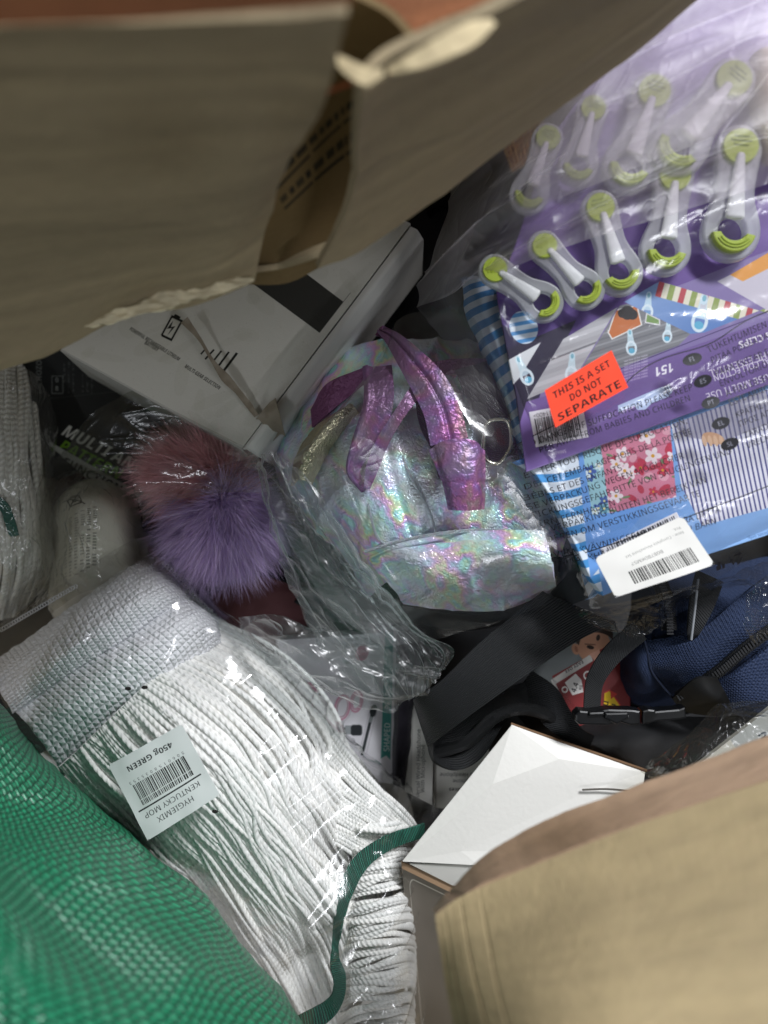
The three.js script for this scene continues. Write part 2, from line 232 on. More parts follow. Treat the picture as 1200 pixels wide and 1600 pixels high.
// ---------------------------------------------------------------- white printed box
{
  const b = thing('white_box', 'dusty white product box with a dark band, a battery icon and five slanted bars', 'box');
  const A = P(95, 545, .215), B = P(378, 700, .235), D = P(640, 352, .235), E = A.clone().add(D).sub(B);
  // canvas: u runs along A->B (left edge to near corner), v along B->D
  const top = canvasTex(1024, 1280, (g, w, h) => {
    g.fillStyle = '#d3d0c6'; g.fillRect(0, 0, w, h);
    for (let i = 0; i < 900; i++) { g.fillStyle = `rgba(70,60,45,${rr(0.02, 0.12)})`; g.beginPath(); g.arc(rr(0, w), rr(0, h), rr(0.5, 3), 0, 7); g.fill(); }
    for (let i = 0; i < 60; i++) { g.fillStyle = `rgba(110,95,70,.04)`; g.beginPath(); g.ellipse(rr(0, w), rr(0, h), rr(20, 120), rr(10, 50), rr(0, 3), 0, 7); g.fill(); }
  });
  const tex = canvasTex(1400, 1400, (g, w, h) => {
    g.drawImage(top.image, 0, 0, w, h);
    // local axes from the box's own corners (top view)
    const ux = B.clone().sub(A), vx = E.clone().sub(A), det = ux.x * vx.z - ux.z * vx.x;
    const loc = (px, py, y = .23) => { const q = P(px, py, y).sub(A); return [((q.x * vx.z - q.z * vx.x) / det) * w, (1 - (ux.x * q.z - ux.z * q.x) / det) * h]; };
    const poly = (pts, fill, stroke, lw) => { g.beginPath(); pts.forEach((p, i) => (i ? g.lineTo(...loc(...p)) : g.moveTo(...loc(...p)))); if (fill) { g.closePath(); g.fillStyle = fill; g.fill(); } if (stroke) { g.strokeStyle = stroke; g.lineWidth = lw; g.stroke(); } };
    poly([[390, 438], [500, 522], [537, 474], [425, 385]], '#34332f'); poly([[200, 300], [390, 438], [425, 385], [240, 250]], '#34332f');
    poly([[500, 522], [537, 474], [548, 460]], null, '#55524a', 3);
    // battery icon
    poly([[248, 520], [264, 490], [280, 498], [264, 528], [248, 520]], null, '#15140f', 12); poly([[268, 488], [277, 493]], null, '#15140f', 14);
    poly([[266, 497], [256, 510], [264, 509], [257, 521], [270, 506], [263, 507]], '#15140f');
    // bars
    [[312, 552, 318, 545, 7], [319, 560, 333, 545, 8], [330, 566, 345, 547, 8], [340, 572, 357, 549, 9], [347, 582, 370, 551, 11]].forEach(([x0, y0, x1, y1, l]) => poly([[x0, y0], [x1, y1]], null, '#15140f', l * 1.5));
    const o = loc(200, 515), r = loc(290, 566), sx = Math.hypot(r[0] - o[0], r[1] - o[1]);
    const text = (s, x, y, size, x2, y2) => { const a = loc(x, y), b2 = loc(x2, y2), ang = Math.atan2(b2[1] - a[1], b2[0] - a[0]); g.save(); g.translate(...a); g.rotate(ang); g.font = `bold ${size}px sans-serif`; g.fillStyle = '#26241f'; const k = Math.hypot(b2[0] - a[0], b2[1] - a[1]) / g.measureText(s).width; g.scale(k, 1); g.fillText(s, 0, 0); g.restore(); };
    text('POWERFUL RECHARGEABLE LITHIUM', 194, 510, 28, 276, 562); text('BATTERY', 219, 533, 28, 241, 546); text('MULTI-GEAR SELECTION', 285, 572, 28, 342, 609);
    poly([[95, 552], [372, 694]], null, '#b7b2a5', 5);
  });
  const jit = (u, v, p) => 0.0005 * fbm(p.x * 40, p.z * 40, 2);
  part(b, 'lid', slab(E, D, B, A, 0.0022, 14, jit), std(0xffffff, 0.62, { map: tex, bumpMap: T.paperGrain, bumpScale: 0.0002 }), 'printed top face');
  // fix the lid's own texture axes: u from A to B, v from E to A
  { const q = b.children[0].geometry, p = q.attributes.position, uv = []; const ux = B.clone().sub(A), vx = E.clone().sub(A), det = ux.x * vx.z - ux.z * vx.x; for (let i = 0; i < p.count; i++) { const x = p.getX(i) - A.x, z = p.getZ(i) - A.z; uv.push((x * vx.z - z * vx.x) / det, (ux.x * z - ux.z * x) / det); } q.setAttribute('uv', new THREE.Float32BufferAttribute(uv, 2)); }
  const dn = V(0, -0.085, 0), off = (p, x, z, y = 0) => p.clone().add(V(x, y, z));
  // the long front wall stands a little proud of the lid
  const B2 = off(B, 0.0035, 0.001, -0.001), D2 = off(D, 0.005, 0.003, -0.001), Bb = off(P(412, 728, .22), 0, 0), Db = off(P(648, 372, .22), 0, 0);
  part(b, 'front_lip', patch([[off(D, 0.0012, 0.001, -0.002), off(B, 0.001, 0.001, -0.002)], [D2, B2], [off(D2, .004, .004, -.006), off(B2, .006, .004, -.006)], [off(D2, .006, .01, -0.07), off(B2, .010, .008, -0.07)]].map((r) => r), 30, 18, { thick: 0.0015, linear: true, disp: (u, v, p) => 0.0003 * fbm(p.x * 30, p.y * 60, 5) }), M.white, 'scuffed front side');
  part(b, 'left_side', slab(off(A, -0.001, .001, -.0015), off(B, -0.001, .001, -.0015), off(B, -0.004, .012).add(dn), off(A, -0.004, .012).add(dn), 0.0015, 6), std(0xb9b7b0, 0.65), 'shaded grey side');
  part(b, 'back_side', slab(E, D, D.clone().add(dn), E.clone().add(dn), 0.0015, 2), M.white);
  // torn brown tape
  part(b, 'torn_tape', ribbon([[288, 500, .237, 14], [312, 530, .237, 6], [333, 565, .2375, 6], [352, 590, .238, 14], [372, 612, .238, 10], [388, 632, .238, 10], [401, 650, .238, 8]], 50, 0.0004, { nu: 6, disp: (u, v, p) => 0.0012 * (0.6 + fbm(p.x * 120, p.z * 120, 3)) }), std(0x8d8271, 0.6), 'torn brown paper tape');
  part(b, 'torn_tape', patch([[[400, 655, .238], [418, 632, .24], [430, 622, .245]], [[408, 660, .236], [428, 655, .24], [438, 650, .243]], [[428, 690, .225], [438, 680, .225], [446, 682, .226]]], 16, 16, { thick: 0.0004, disp: (u, v, p) => 0.0015 * fbm(p.x * 100, p.z * 100, 6) }), std(0x8d8271, 0.6));
}
// ---------------------------------------------------------------- black printed box
{
  const b = thing('black_box', 'black product box with white and green lettering under the white box', 'box');
  const A = P(-30, 600, .15), B = P(60, 470, .15), Cc = P(430, 640, .15), D = P(250, 850, .15);
  const x0 = -0.31, z0 = -0.16, x1 = 0, z1 = 0.03;
  const y = .15, px = (x) => ((x - 600) * K * (CAMY - y) - x0) / (x1 - x0), pz = (q) => ((q - 800) * K * (CAMY - y) - z0) / (z1 - z0);
  const tex = canvasTex(1240, 760, (g, w, h) => {
    g.fillStyle = '#0d0f0e'; g.fillRect(0, 0, w, h);
    const s = (px(700) - px(600)) * w / 100; const at = (x, q, a, f) => { g.save(); g.translate(px(x) * w, pz(q) * h); g.rotate(a); g.scale(s, s); f(); g.restore(); };
    at(94, 678, 0.47, () => { g.fillStyle = '#e8e8e4'; g.font = 'bold italic 26px sans-serif'; g.fillText('MULTI ANGLE', 0, 0); g.fillStyle = '#7fb32a'; g.font = 'bold italic 25px sans-serif'; g.fillText('PATTERN', 6, 23); });
    at(78, 690, 0.47, () => { g.fillStyle = '#cfd2d0'; g.beginPath(); g.moveTo(0, 0); g.lineTo(170, 8); g.lineTo(170, 34); g.lineTo(12, 40); g.fill(); g.fillStyle = '#0d0f0e'; g.font = 'bold 20px sans-serif'; g.fillText('8 FUNCTION', 16, 24); });
    g.strokeStyle = 'rgba(200,205,200,.55)'; g.lineWidth = 2.4; g.strokeRect(px(82) * w, pz(588) * h, 17 * s, 27 * s);
    g.fillStyle = 'rgba(200,205,200,.6)'; at(86, 606, 0, () => { g.font = 'bold 10px sans-serif'; g.fillText('0', 1, -8); g.fillText('8', 1, 5); });
    for (let r = 0; r < 26; r++) { g.fillStyle = 'rgba(190,195,190,.4)'; for (let c = 0; c < 6; c++) if (rnd() < 0.7) g.fillRect(px(100 + c * 7 + (c > 2 ? 8 : 0)) * w, pz(566 + r * 1.9) * h, 3.4 * s * rnd(), 1.1 * s); }
    at(66, 596, -1.57, () => { g.font = 'bold 12px sans-serif'; g.fillStyle = 'rgba(190,195,190,.5)'; g.fillText('HOZO', 0, 0); });
    g.strokeStyle = 'rgba(120,130,120,.35)'; g.beginPath(); g.moveTo(px(70) * w, pz(624) * h); g.lineTo(px(300) * w, pz(600) * h); g.stroke();
  });
  const g = outline([A, B, Cc, D].map((p) => p.clone().setY(0)), 0.07, 0.001); g.translate(0, .08, 0);
  part(b, 'carton', planar(g, x0, z0, x1, z1), std(0xffffff, 0.4, { map: tex }));
}
// ---------------------------------------------------------------- moulded white dust mask and the reddish pouch behind it
{
  const m = thing('dust_mask', 'soft rounded white dust mask printed with a crossed-out symbol and faint grey lines', 'dust mask');
  const tex = canvasTex(512, 512, (g, w, h) => {
    g.fillStyle = '#dcd9cf'; g.fillRect(0, 0, w, h);
    g.strokeStyle = '#4b4a46'; g.fillStyle = '#4b4a46'; g.lineWidth = 5; g.save(); g.translate(178, 200);
    g.strokeRect(-24, -12, 48, 40); g.beginPath(); g.arc(0, 0, 22, Math.PI, 0); g.stroke(); g.beginPath(); g.moveTo(-38, -34); g.lineTo(34, 36); g.moveTo(38, -34); g.lineTo(-34, 36); g.stroke(); g.beginPath(); g.arc(0, 8, 9, 0, 7); g.fill(); g.restore();
    for (let c = 0; c < 6; c++) for (let r = 0; r < 22; r++) { g.fillStyle = `rgba(70,70,66,${c < 2 ? 0.55 : 0.35})`; if (rnd() < 0.8) g.fillRect(242 - c * 26, 248 + c * 4 + r * 6, 16 - (c > 2 ? 5 : 0) * rnd(), 3); }
  });
  part(m, 'shell', patch([
    [[70, 830, .10], [95, 775, .12], [150, 745, .13], [215, 775, .12], [240, 830, .10]],
    [[72, 850, .13], [92, 785, .175], [140, 757, .185], [200, 780, .175], [234, 850, .13]],
    [[82, 870, .16], [105, 810, .205], [150, 795, .215], [195, 812, .205], [230, 880, .15]],
    [[76, 930, .15], [105, 900, .20], [150, 890, .205], [205, 900, .195], [238, 940, .14]],
    [[80, 1010, .10], [110, 1010, .13], [160, 1010, .13], [210, 1010, .12], [240, 1010, .10]]], 60, 60, { thick: 0.002, unit: true, disp: (u, v, p) => 0.0012 * fbm(p.x * 40, p.z * 40, 5) }), std(0xffffff, 0.75, { map: tex }));
  const r = thing('red_pouch', 'dull reddish brown pouch edge peeking out behind the dust mask', 'pouch');
  part(r, 'pouch_panel', patch([[[60, 770, .12], [130, 735, .13], [220, 740, .12]], [[60, 860, .12], [130, 800, .14], [220, 800, .12]]], 16, 10, { thick: 0.003, disp: (u, v, p) => 0.003 * fbm(p.x * 40, p.z * 40, 8) }), std(0x6a3a30, 0.7));
}
// ---------------------------------------------------------------- mop heads
T.twist = heightTex(64, (u, v) => 0.5 + 0.5 * Math.sin(2 * Math.PI * (u + v * 2)), 1, 1);
const yarnMat = [0xf2f2ef, 0xe9e9e6, 0xf6f5f1].map((c) => { const t = T.twist.clone(); t.repeat.set(60, 1); t.needsUpdate = true; return std(c, 0.92, { bumpMap: t, bumpScale: 0.0005 }); });
const strand = (parent, pts, r, n = 54) => part(parent, 'yarn', tube(pts, r, n, 7), yarnMat[Math.floor(rnd() * 3)]);
{
  const m = thing('mop_head', 'big white cotton mop head with a waffle headband and a green stitched tape', 'mop');
  const top = (x, y) => { // height of the mound
    const a = 0.205 + 0.075 * gauss(Math.hypot((x - 330) / 330, (y - 1190) / 330), 0.8) + 0.02 * gauss(Math.hypot((x - 480) / 150, (y - 1450) / 250), 0.8);
    return a - 0.05 * gauss(x - 660, 60) - 0.035 * gauss((x + y * 0.35 - 1010) / 1, 26) * (y > 1290 ? 1 : Math.max(0, (y - 1180) / 110)) + 0.0;
  };
  // core under the strands
  part(m, 'yarn_core', patch([
    [[60, 1180, .20], [200, 1080, .235], [320, 1000, .22], [345, 960, .16]],
    [[120, 1290, .20], [290, 1190, .25], [440, 1120, .23], [510, 1100, .14]],
    [[220, 1400, .19], [360, 1320, .24], [520, 1270, .175], [640, 1240, .12]],
    [[330, 1520, .16], [440, 1450, .19], [570, 1400, .175], [650, 1400, .12]],
    [[420, 1680, .15], [500, 1680, .17], [590, 1680, .17], [655, 1680, .12]]], 40, 50, { thick: 0.01, disp: (u, v) => -0.002 - 0.003 * v }), std(0xeeeeec, 0.95));
  // strands: from the headband's lower edge down to the bottom of the picture
  const N = 155;
  for (let layer = 0; layer < 2; layer++) for (let i = 0; i < N; i++) {
    const s = (i + rr(-0.3, 0.3) + layer * 0.5) / N, q = (a, b) => a + (b - a) * s, e = Math.pow(s, 1.6);
    const wob = rr(-9, 9), wob2 = rr(-13, 13), dy = layer ? -0.0007 : 0.0009;
    const pts = [[q(96, 338), q(1196, 968)], [q(130, 400) + wob * .3, q(1235, 1000)], [q(190, 470) + wob, q(1290, 1060) + wob], [q(250, 523) + wob2, q(1350, 1130) + wob], [q(310, 553) + wob, q(1410, 1195)], [q(375, 600) + wob2, q(1490, 1270)], [q(425, 640) + wob, q(1570, 1340)], [q(470, 655), q(1680, 1450)]];
    const cross = rnd() < 0.3 ? rr(-24, 24) : 0;
    const P3 = pts.map(([x, y], k) => { const edge = Math.pow(Math.abs(s), 6), lo = Math.pow(1 - s, 5); return P(x + cross * Math.sin(k * 0.9), y, Math.max(0.10, (cross ? 0.0016 : 0) + top(x, y) - edge * 0.055 - lo * 0.03 * (k > 0 ? 1 : 0.4) + dy + rr(-0.0008, 0.0008))); });
    strand(m, P3, rr(0.0016, 0.0021));
  }
  // the folded-over bundle on the right of the green tape, strands lying slantwise over one another
  for (let i = 0; i < 84; i++) {
    const t = rnd(), y0 = 1290 + 330 * t, xl = 526 + (t < 0.25 ? (0.25 - t) * 140 : 0), sl = rr(8, 42), lift = rr(-.003, .004);
    strand(m, [P(xl - 8, y0 + sl + 6, .20), P(xl + 14, y0 + sl * .7, .222 + lift), P(560 + rr(-6, 6), y0 + sl * .4 + rr(-6, 6), .236 + lift), P(606 + rr(-6, 6), y0 + rr(-6, 6), .236 + lift), P(636, y0 - sl * .2 + rr(-5, 5), .22 + lift), P(652 - 8 * t, y0 + 6, .185), P(646 - 8 * t, y0 + 14, .14)], rr(0.0018, 0.0024), 44);
  }
  // strands that run down over the neck of the mop
  for (let i = 0; i < 44; i++) { const t = i / 43, j = () => rr(-5, 5); strand(m, [P(520 - 70 * t + j(), 1150 + 110 * t + j(), .222), P(562 - 62 * t + j(), 1204 + 96 * t + j(), .232), P(606 - 56 * t + j(), 1244 + 84 * t + j(), .234), P(642 - 50 * t + j(), 1284 + 72 * t + j(), .222), P(658 - 50 * t, 1330 + 70 * t, .17)], rr(0.0017, 0.0022), 40); }
  // headband: two waffle bands
  const waffle = heightTex(64, (u, v) => { const a = Math.abs(Math.sin(Math.PI * u * 2)), b = Math.abs(Math.sin(Math.PI * v * 2)); return 0.1 + 0.9 * Math.min(a, b); }, 95, 95);
  const wm = std(0xfafbff, 0.9, { bumpMap: waffle, bumpScale: 0.0013 });
  const fuzz = (u, v, p) => 0.0011 * fbm(p.x * 160, p.z * 160, 3) + 0.0006 * Math.sin(u * 200) * Math.sin(v * 60);
  part(m, 'headband', patch([
    [[-20, 1040, .16], [60, 985, .19], [150, 920, .20], [215, 875, .185], [255, 872, .13]],
    [[-10, 1055, .20], [70, 1000, .225], [155, 935, .235], [225, 888, .22], [275, 885, .15]],
    [[5, 1090, .225], [85, 1030, .25], [175, 970, .26], [255, 918, .245], [305, 925, .16]],
    [[20, 1115, .222], [105, 1055, .243], [195, 1000, .252], [280, 945, .235], [325, 960, .16]]], 70, 60, { thick: 0.003, disp: fuzz }), wm, 'upper waffle woven band');
  part(m, 'headband', patch([
    [[22, 1110, .218], [105, 1050, .24], [195, 995, .249], [282, 940, .233], [326, 950, .16]],
    [[50, 1140, .232], [135, 1075, .257], [225, 1015, .266], [305, 960, .248], [345, 970, .18]],
    [[80, 1180, .228], [165, 1110, .252], [255, 1045, .26], [325, 985, .243], [355, 992, .18]],
    [[98, 1215, .215], [180, 1142, .238], [265, 1075, .247], [340, 1008, .23], [362, 1012, .17]]], 70, 60, { thick: 0.003, disp: fuzz }), wm, 'lower waffle woven band');
  // net edges
  const netLine = (a, b, n) => { for (let k = 0; k < n; k++) { const t = k / n, t2 = (k + 1) / n; const p = a.clone().lerp(b, t), q = a.clone().lerp(b, t2), mid = p.clone().lerp(q, 0.5), side = V(b.z - a.z, 0, a.x - b.x).normalize().multiplyScalar(0.0015); netG.push(tube([p, mid.clone().add(side), q, mid.clone().sub(side)], 0.0004, 14, 5, true)); } };
  const netG = []; netLine(P(0, 985, .21), P(120, 915, .225), 30); netLine(P(255, 878, .215), P(330, 958, .20), 20);
  part(m, 'net_edging', mergeGeometries(netG), std(0xb8b8ba, 0.8), 'open net edging', 'stuff');
  // green tape
  const gt = std(0xffffff, 0.75, { map: colorTex(64, (u, v) => { const k = 0.75 + 0.3 * Math.sin(6.283 * (u * 2 + v * 4)) + (rnd() - 0.5) * 0.3; return [40 * k + 8, 128 * k + 6, 106 * k + 6]; }, 130, 130), bumpMap: T.twill, bumpScale: 0.0012 });
  part(m, 'tape', ribbon([[664, 1298, .228, 24, 0, .004], [610, 1316, .248, 25, 0, .002], [565, 1346, .25, 24, 0, -.004], [540, 1392, .247, 20, 0, -.008], [526, 1450, .244, 12, 0, -.01], [524, 1500, .242, 11, 0, .008], [532, 1538, .242, 17, 0, .01], [518, 1574, .244, 28, 0, .002], [470, 1604, .246, 34]], 80, 0.0012, { nu: 6, disp: (u, v, p) => 0.0008 * fbm(p.x * 90, p.z * 90, 3) }), gt, 'green woven tape');
}
{
  const m = thing('mop_head', 'second white mop head in shadow at the left edge with a scrap of teal tape', 'mop');
  part(m, 'yarn_core', patch([[[-120, 500, .14], [20, 520, .15], [70, 560, .10]], [[-120, 780, .18], [0, 790, .19], [72, 790, .11]], [[-120, 960, .15], [0, 960, .15], [64, 940, .09]]], 20, 20, { thick: 0.01 }), std(0xcfcec8, 0.95));
  for (let i = 0; i < 46; i++) { const s = i / 45, x = -110 + 185 * s; const h = 0.215 - 0.06 * Math.pow(Math.max(0, s - 0.55) / 0.45, 2); strand(m, [P(x * 0.6 + rr(-6, 6), 520, h - .06), P(x * 0.75 + rr(-6, 6), 620, h - .02), P(x * .85 + rr(-8, 8), 720, h), P(x + rr(-6, 6), 800, h + .004), P(x * .97 + rr(-8, 8), 880, h), P(x * .8 - 10 + rr(-8, 8), 985 - 30 * s, h - 0.05)], 0.0024, 36); }
  part(m, 'tape', ribbon([[-30, 770, .222, 16], [4, 790, .224, 16], [14, 812, .222, 16], [22, 838, .218, 15]], 24, 0.0012, { nu: 5 }), std(0x1c6b60, 0.7, { bumpMap: T.twill, bumpScale: 0.0006 }), 'teal tape');
}
// ---------------------------------------------------------------- fur pompoms
function pompom(name, label, ctr, R, hairs, len, lobes, col, parts) {
  const g = thing(name, label, 'pompom', undefined);
  part(g, 'core', new THREE.SphereGeometry(R * 0.55, 24, 16).translate(ctr.x, ctr.y, ctr.z), std(col[0], 0.9));
  const h = new THREE.ConeGeometry(0.00034, 1, 3, 4, true); h.translate(0, 0.5, 0);
  { const p = h.attributes.position; for (let i = 0; i < p.count; i++) { const y = p.getY(i); p.setX(i, p.getX(i) + 0.0); p.setZ(i, p.getZ(i)); p.setX(i, p.getX(i) + (0.3 * y * y) * len); } h.computeVertexNormals(); }
  const im = new THREE.InstancedMesh(h, std(0xffffff, 0.75), hairs); im.name = 'fur'; im.userData.kind = 'stuff'; im.castShadow = im.receiveShadow = true;
  const q = new THREE.Quaternion(), mm = new THREE.Matrix4(), c = new THREE.Color();
  for (let i = 0; i < hairs; i++) {
    const a = rr(0, 2 * Math.PI), z = rr(-0.35, 1), r = Math.sqrt(Math.max(0, 1 - z * z)); const d = V(r * Math.cos(a), z, r * Math.sin(a));
    const clump = V(noise(d.x * 2.6, d.z * 2.6, d.y * 2.6 + lobes), 0.6 * noise(d.x * 2.6 + 9, d.z * 2.6, d.y * 2.6), noise(d.x * 2.6, d.z * 2.6 + 9, d.y * 2.6 + 4)).multiplyScalar(0.75);
    const sweep = parts.sweep.clone(), dir = d.clone().add(clump).add(sweep).add(V(rr(-.12, .12), rr(-.12, .12), rr(-.12, .12))).normalize();
    q.setFromUnitVectors(V(0, 1, 0), dir); q.multiply(new THREE.Quaternion().setFromAxisAngle(V(0, 1, 0), rr(0, 6.28)));
    const L = len * (rnd() < 0.12 ? rr(1.1, 1.5) : rr(0.65, 1.12)); mm.compose(ctr.clone().add(d.clone().multiply(parts.squash).multiplyScalar(R * 0.5)), q, V(1, L, 1)); im.setMatrixAt(i, mm);
    c.set(col[Math.floor(rnd() * col.length)]).multiplyScalar(rr(0.75, 1.15)); im.setColorAt(i, c);
  }
  g.add(im); return g;
}
pompom('fur_pompom', 'fluffy pink fur pompom pressed under film above the purple one', P(322, 738, .195), 0.034, 12000, 0.030, 3, [0xffc4c8, 0xf8b8c0, 0xffd0d0, 0xf0aeb8], { sweep: V(-0.6, 0.1, 0.2), squash: V(1.35, 0.8, 0.8) });
pompom('fur_pompom', 'fluffy purple fur pompom with long hanging hairs beside the clear backpack bag', P(350, 806, .205), 0.041, 20000, 0.034, 11, [0xd0b8ea, 0xdcc6f0, 0xc4aade, 0xe6d4f4, 0xd8bce2], { sweep: V(0.05, -0.05, 1.0), squash: V(1, 0.9, 0.9) });

// ---------------------------------------------------------------- green woven bag
{
  const g = thing('green_bag', 'bright green woven plastic sack bulging in the lower left corner', 'sack');
  const weave = heightTex(64, (u, v) => { const a = Math.floor(u * 4), b = Math.floor(v * 4), over = (a + b) % 2; const fu = u * 4 - a, fv = v * 4 - b; return over ? Math.sin(Math.PI * fu) : 0.75 * Math.sin(Math.PI * fv); }, 50, 50); weave.rotation = 0.55;
  const weaveColor = colorTex(64, (u, v) => { const fu = (u * 4) % 1, fv = (v * 4) % 1, e = Math.min(1, 4.5 * Math.min(fu, 1 - fu)) * Math.min(1, 4.5 * Math.min(fv, 1 - fv)), over = (Math.floor(u * 4) + Math.floor(v * 4)) % 2 ? 1 : 0.86; const k = (0.55 + 0.45 * e) * over; return [44 * k, 150 * k, 108 * k]; }, 50, 50); weaveColor.rotation = 0.55;
  const mat = phy(0xffffff, 0.33, { map: weaveColor, bumpMap: weave, bumpScale: 0.0016 });
  part(g, 'woven_sheet', patch([
    [[-120, 1000, .30], [-60, 1030, .29], [-20, 1080, .27], [10, 1112, .25], [30, 1140, .23], [34, 1146, .19]],
    [[-120, 1110, .36], [-60, 1120, .355], [0, 1150, .335], [50, 1180, .30], [84, 1202, .265], [92, 1208, .21]],
    [[-120, 1230, .385], [-40, 1240, .38], [40, 1265, .36], [130, 1280, .325], [190, 1296, .285], [202, 1304, .22]],
    [[-120, 1310, .43], [-60, 1320, .432], [20, 1345, .415], [140, 1360, .395], [290, 1392, .345], [306, 1404, .26]],
    [[-120, 1420, .47], [0, 1430, .475], [110, 1455, .44], [240, 1460, .41], [366, 1488, .355], [384, 1500, .27]],
    [[-120, 1540, .49], [40, 1540, .495], [220, 1560, .455], [330, 1550, .42], [430, 1560, .365], [448, 1572, .28]],
    [[-120, 1680, .49], [100, 1690, .495], [300, 1690, .455], [420, 1680, .42], [500, 1680, .37], [522, 1690, .28]]], 120, 120, { thick: 0.002, disp: (u, v, p) => 0.003 * fbm(p.x * 14, p.z * 14, 9) + 0.003 * ridge(p.x * 6 + p.z * 8, p.z * 3 - p.x * 3, 2) + 0.0008 * ridge(p.x * 30 + p.z * 34, p.z * 9 - p.x * 9, 6) }), mat);
}
// ---------------------------------------------------------------- lower middle cartons
{
  const b = thing('cosmetics_box', 'pale printed card box with drawn make-up brushes and a teal ribbon', 'box');
  const y = .17, x0 = -0.075, z0 = 0.075, x1 = 0.02, z1 = 0.205;
  const px = (x) => ((x - 600) * K * (CAMY - y) - x0) / (x1 - x0), pz = (q) => ((q - 800) * K * (CAMY - y) - z0) / (z1 - z0);
  const tex = canvasTex(760, 1040, (g, w, h) => {
    g.fillStyle = '#dddbe0'; g.fillRect(0, 0, w, h); const s = (px(700) - px(600)) * w / 100;
    g.setTransform(s, 0, 0, s, px(0) * w, pz(0) * h);
    g.fillStyle = '#3f9088'; g.beginPath(); g.moveTo(602, 980); g.lineTo(615, 980); g.lineTo(610, 1187); g.lineTo(603.5, 1180); g.lineTo(595, 1185); g.fill();
    g.save(); g.translate(608, 1174); g.rotate(-1.545); g.fillStyle = '#e8efee'; g.font = '12.5px sans-serif'; g.fillText('SHAPED', 0, 0); g.restore();
    g.save(); g.translate(610, 1108); g.rotate(-1.545); g.fillStyle = '#e8efee'; g.font = '12px sans-serif'; g.fillText('PEARL', 0, 0); g.restore();
    const ring = (x, q, a, b2, c, lw, r = 0.2) => { g.strokeStyle = c; g.lineWidth = lw; g.beginPath(); g.ellipse(x, q, a, b2, r, 0, 7); g.stroke(); };
    ring(535, 1105, 11, 19, '#c58aa0', 3); ring(535, 1105, 8, 15, '#8a3c58', 1); ring(557, 1096, 9, 16, '#c58aa0', 3); ring(557, 1096, 6, 12, '#c58aa0', 2); ring(535, 1106, 14, 22, '#b9b0ba', 1);
    g.fillStyle = '#2c3236'; g.save(); g.translate(574, 1145); g.rotate(0.24); g.fillRect(-2.4, -20, 4.8, 56); g.fillStyle = '#8f9496'; g.fillRect(-3, -29, 6, 12); g.fillStyle = '#23282c'; g.beginPath(); g.ellipse(1, -36, 5.5, 10, 0, 0, 7); g.fill(); g.strokeStyle = '#aaa4ae'; g.lineWidth = 0.8; g.strokeRect(-5, -48, 11, 86); g.restore();
    g.save(); g.translate(548, 1140); g.fillStyle = '#23282c'; g.beginPath(); g.roundRect(0, -8, 18, 17, 4); g.fill(); g.fillStyle = '#8f9496'; g.fillRect(-9, -7, 9, 14); g.fillStyle = '#23282c'; g.fillRect(-24, -4, 15, 9); g.restore();
    g.strokeStyle = '#23282c'; g.lineWidth = 2.2; g.beginPath(); g.moveTo(496, 1092); g.bezierCurveTo(512, 1068, 505, 1088, 494, 1084); g.bezierCurveTo(480, 1076, 510, 1064, 506, 1078); g.stroke();
    g.fillStyle = '#b5557a'; g.beginPath(); g.ellipse(486, 1075, 12, 9, 0.4, 0, 7); g.fill(); g.beginPath(); g.ellipse(566, 1020, 10, 13, 0.4, 0, 7); g.fill();
    g.fillStyle = '#54535a'; g.font = '8px sans-serif'; for (let i = 0; i < 5; i++) g.fillText('brush set', 540, 1002 + i * 9);
  });
  const face = [[430, 1000], [640, 985], [625, 1226], [520, 1215]].map(([a, c]) => P(a, c, y).setY(0));
  const g = outline(face, 0.05, 0.0008); g.translate(0, y - 0.05, 0); part(b, 'carton', planar(g, x0, z0, x1, z1), std(0xffffff, 0.5, { map: tex }));
}
{
  const b = thing('dark_pouch', 'narrow dark purple pouch standing between the pale card boxes', 'pouch');
  part(b, 'pouch_body', patch([[[618, 985, .10], [622, 985, .19], [640, 985, .20], [662, 985, .19], [664, 985, .1]], [[612, 1110, .10], [618, 1110, .19], [630, 1110, .20], [646, 1105, .19], [650, 1105, .1]], [[610, 1226, .10], [614, 1226, .18], [624, 1230, .187], [633, 1235, .18], [636, 1235, .1]]], 20, 40, { disp: (u, v, p) => 0.001 * fbm(p.x * 60, p.z * 60, 4) }), std(0x1d1826, 0.6, { bumpMap: T.cloth, bumpScale: 0.0008 }));
}
